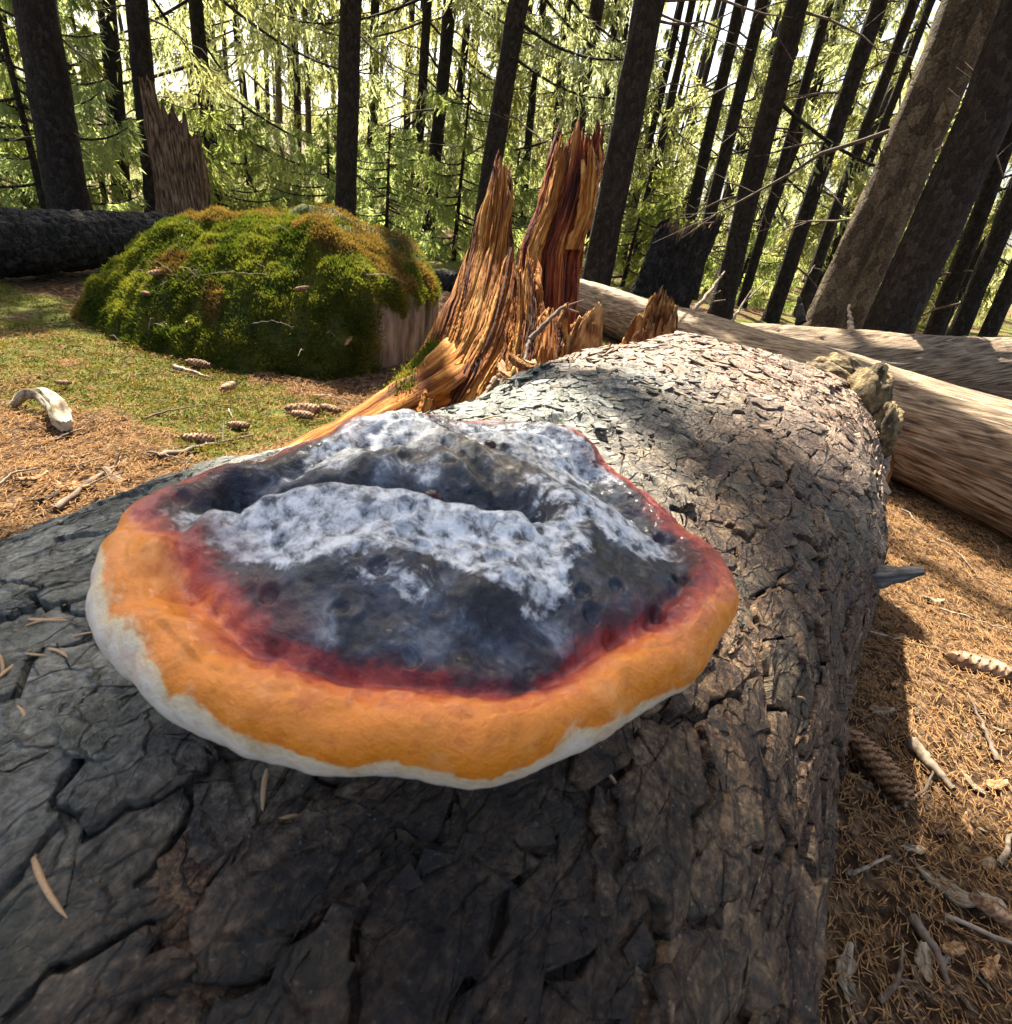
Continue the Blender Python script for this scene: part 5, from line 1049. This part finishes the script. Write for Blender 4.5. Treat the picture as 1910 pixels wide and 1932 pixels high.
for (x0, y0, x1, y1, lab) in [(335, 825, 402, 828, 'dark brown cone lying beside the stick near the mossy root'), (425, 800, 468, 803, 'tan cone on needles close to the mossy root'), (545, 778, 590, 785, None), (535, 770, 600, 772, None), (100, 720, 132, 722, None), (415, 735, 442, 725, 'pale bleached cone standing out on the green moss'), (1780, 1235, 1900, 1270, 'cone lying in the sunny needle patch right of the log'), (600, 765, 640, 775, None), (350, 680, 395, 690, None), (1830, 1690, 1935, 1755, 'grey weathered cone on the needle floor by the wood chips')]:
    small_cone(on_ground(x0, y0, .016), on_ground(x1, y1, .014), lab or 'small brown cone lying on the ground between the moss and the root', None if lab else GC)
def on_boulder(px, py, h=.0):
    tq = np.linspace(1.2, 3.2, 300); r0_ = ray(px, py); 
    for t in tq:
        p_ = r0_ * t + [0, 0, HC]
        if p_[2] < bould_z(p_[0], p_[1]) and np.hypot(p_[0] - BC[0], p_[1] - BC[1]) < .8: return p_ + [0, 0, h]
    return r0_ * 1.9 + [0, 0, HC]
for (x0, y0, x1, y1, lab) in [(555, 560, 582, 558, 'reddish cone resting on the dark green moss of the boulder'), (278, 533, 306, 530, 'brown cone on the upper left moss of the boulder'), (268, 565, 284, 570, 'dark red cone half sunk in moss on the boulder'), (650, 665, 664, 650, 'small tan cone standing at the moss edge below the stone face')]:
    small_cone(on_boulder(x0, y0, .022), on_boulder(x1, y1, .024), lab)
r_ = np.random.default_rng(270)
for k in range(34):
    px, py = r_.uniform(230, 740), r_.uniform(450, 690); a_ = on_boulder(px, py, .022); d = r_.normal(size=3) * [.06, .05, .02]
    twig('dry_stalk', [a_, a_ + d * .5 + [0, 0, .014], a_ + d], .0016, M_twig_pale if k % 3 else M_twig, 'thin dry stalk lying on the moss of the boulder', 'twig', 'stalks on the boulder', seed=280 + k)

# bleached root piece and crumbs at the left
q0 = [on_ground(20, 770, .0), on_ground(45, 745, .035), on_ground(80, 742, .045), on_ground(108, 770, .035), on_ground(120, 800, .018), on_ground(122, 815, .008)]
v, f, g_ = splinter(q0, [.006, .009, .011, .013, .018, .017, .004], .95, 17, 70, 22)
o = mesh('bleached_root', v - q0[0], f, M_pale, None, True, {'gr': g_}); o.location = tuple(q0[0]); tag(o, 'bleached pale curved piece of root lying on moss at the left', 'root')
q = on_ground(195, 985, .012); o = lump('pale_crumb', (0, 0, 0), (.024, .02, .02), 33, M_pale, None, .45); o.location = tuple(q); tag(o, 'pale crumbly chunk on the ground just left of the conk', 'chunk')
# needles lying on the log
def needle_mesh(seed):
    t = np.linspace(0, 1, 9); c = np.stack([t - .5, .10 * (seed - 2) * .5 * (t - .5) ** 2 * 2, .05 * np.sin(t * 3)], 1); v, f = tube(c, np.array([.03, .042, .045, .047, .047, .045, .042, .034, .008]) * .9, 6); o = mesh('needle', v, f, M_needle); me = o.data; bpy.data.objects.remove(o); return me
NEED = [needle_mesh(i) for i in range(6)]
def put_needle(px, py, L, ang, label, group, lift=.0025):
    s, t, _ = log_hit(px, py); p_, n_, a_, c_ = log_frame(s, t); o = link('spruce_needle', random.choice(NEED))
    o.matrix_world = Matrix.Translation(Vector(p_ + n_ * lift)) @ (Matrix((a_, c_, n_)).transposed() @ Matrix.Rotation(ang, 3, 'Z') @ Matrix.Rotation(random.gauss(0, .12), 3, 'Y')).to_4x4() @ Matrix.Scale(L, 4); tag(o, label, 'needle', group)
def needle_2px(x0, y0, x1, y1, lab, lift=.0022):
    e0, e1 = [log_frame(*log_hit(*q)[:2]) for q in ((x0, y0), (x1, y1))]; a_, b_ = e0[0] + e0[1] * lift, e1[0] + e1[1] * lift
    o = link('spruce_needle', random.choice(NEED)); d = Vector(b_ - a_); o.matrix_world = Matrix.Translation(Vector((a_ + b_) / 2)) @ d.to_track_quat('X', 'Z').to_matrix().to_4x4() @ Matrix.Diagonal((d.length, .020, .020, 1)); tag(o, lab, 'needle')
for q in [(45, 1580, 115, 1745, 'thick pale needle lying across cracked grey bark below the conk'), (55, 1187, 135, 1190, 'short curved brown needle on the grey bark left of the conk'), (715, 1775, 785, 1715, 'single straw needle on the dark bark under the conk'), (505, 1440, 492, 1545, 'needle standing out below the cream rim of the conk'), (505, 1562, 568, 1540, 'short needle on dark bark below the cream rim of the conk'), (990, 1905, 1080, 1880, 'bent straw needle on the dark bark at the log foot'), (1105, 1455, 1140, 1500, 'orange needle just under the right rim of the conk'), (1440, 1195, 1438, 1260, 'long pale needle on the right flank of the log')]:
    needle_2px(*q)
r_ = np.random.default_rng(290)
for k in range(75):
    px, py = (r_.uniform(900, 1600), r_.uniform(720, 1350)) if k < 60 else (r_.uniform(10, 170), r_.uniform(1130, 1400))
    if px < 1400 and py > 930 and k < 60 and (px - 800) / 620 < 1 and ((px - 780) / 640) ** 2 + ((py - 1150) / 380) ** 2 < 1: continue
    s, t, _z = log_hit(px, py); put_needle(px, py, r_.uniform(.012, .022) * (1.25 if _z > .5 else .8), r_.uniform(-1.6, 1.6), 'dry spruce needle lying on the scaly bark of the fallen log', 'needles on the fallen log')
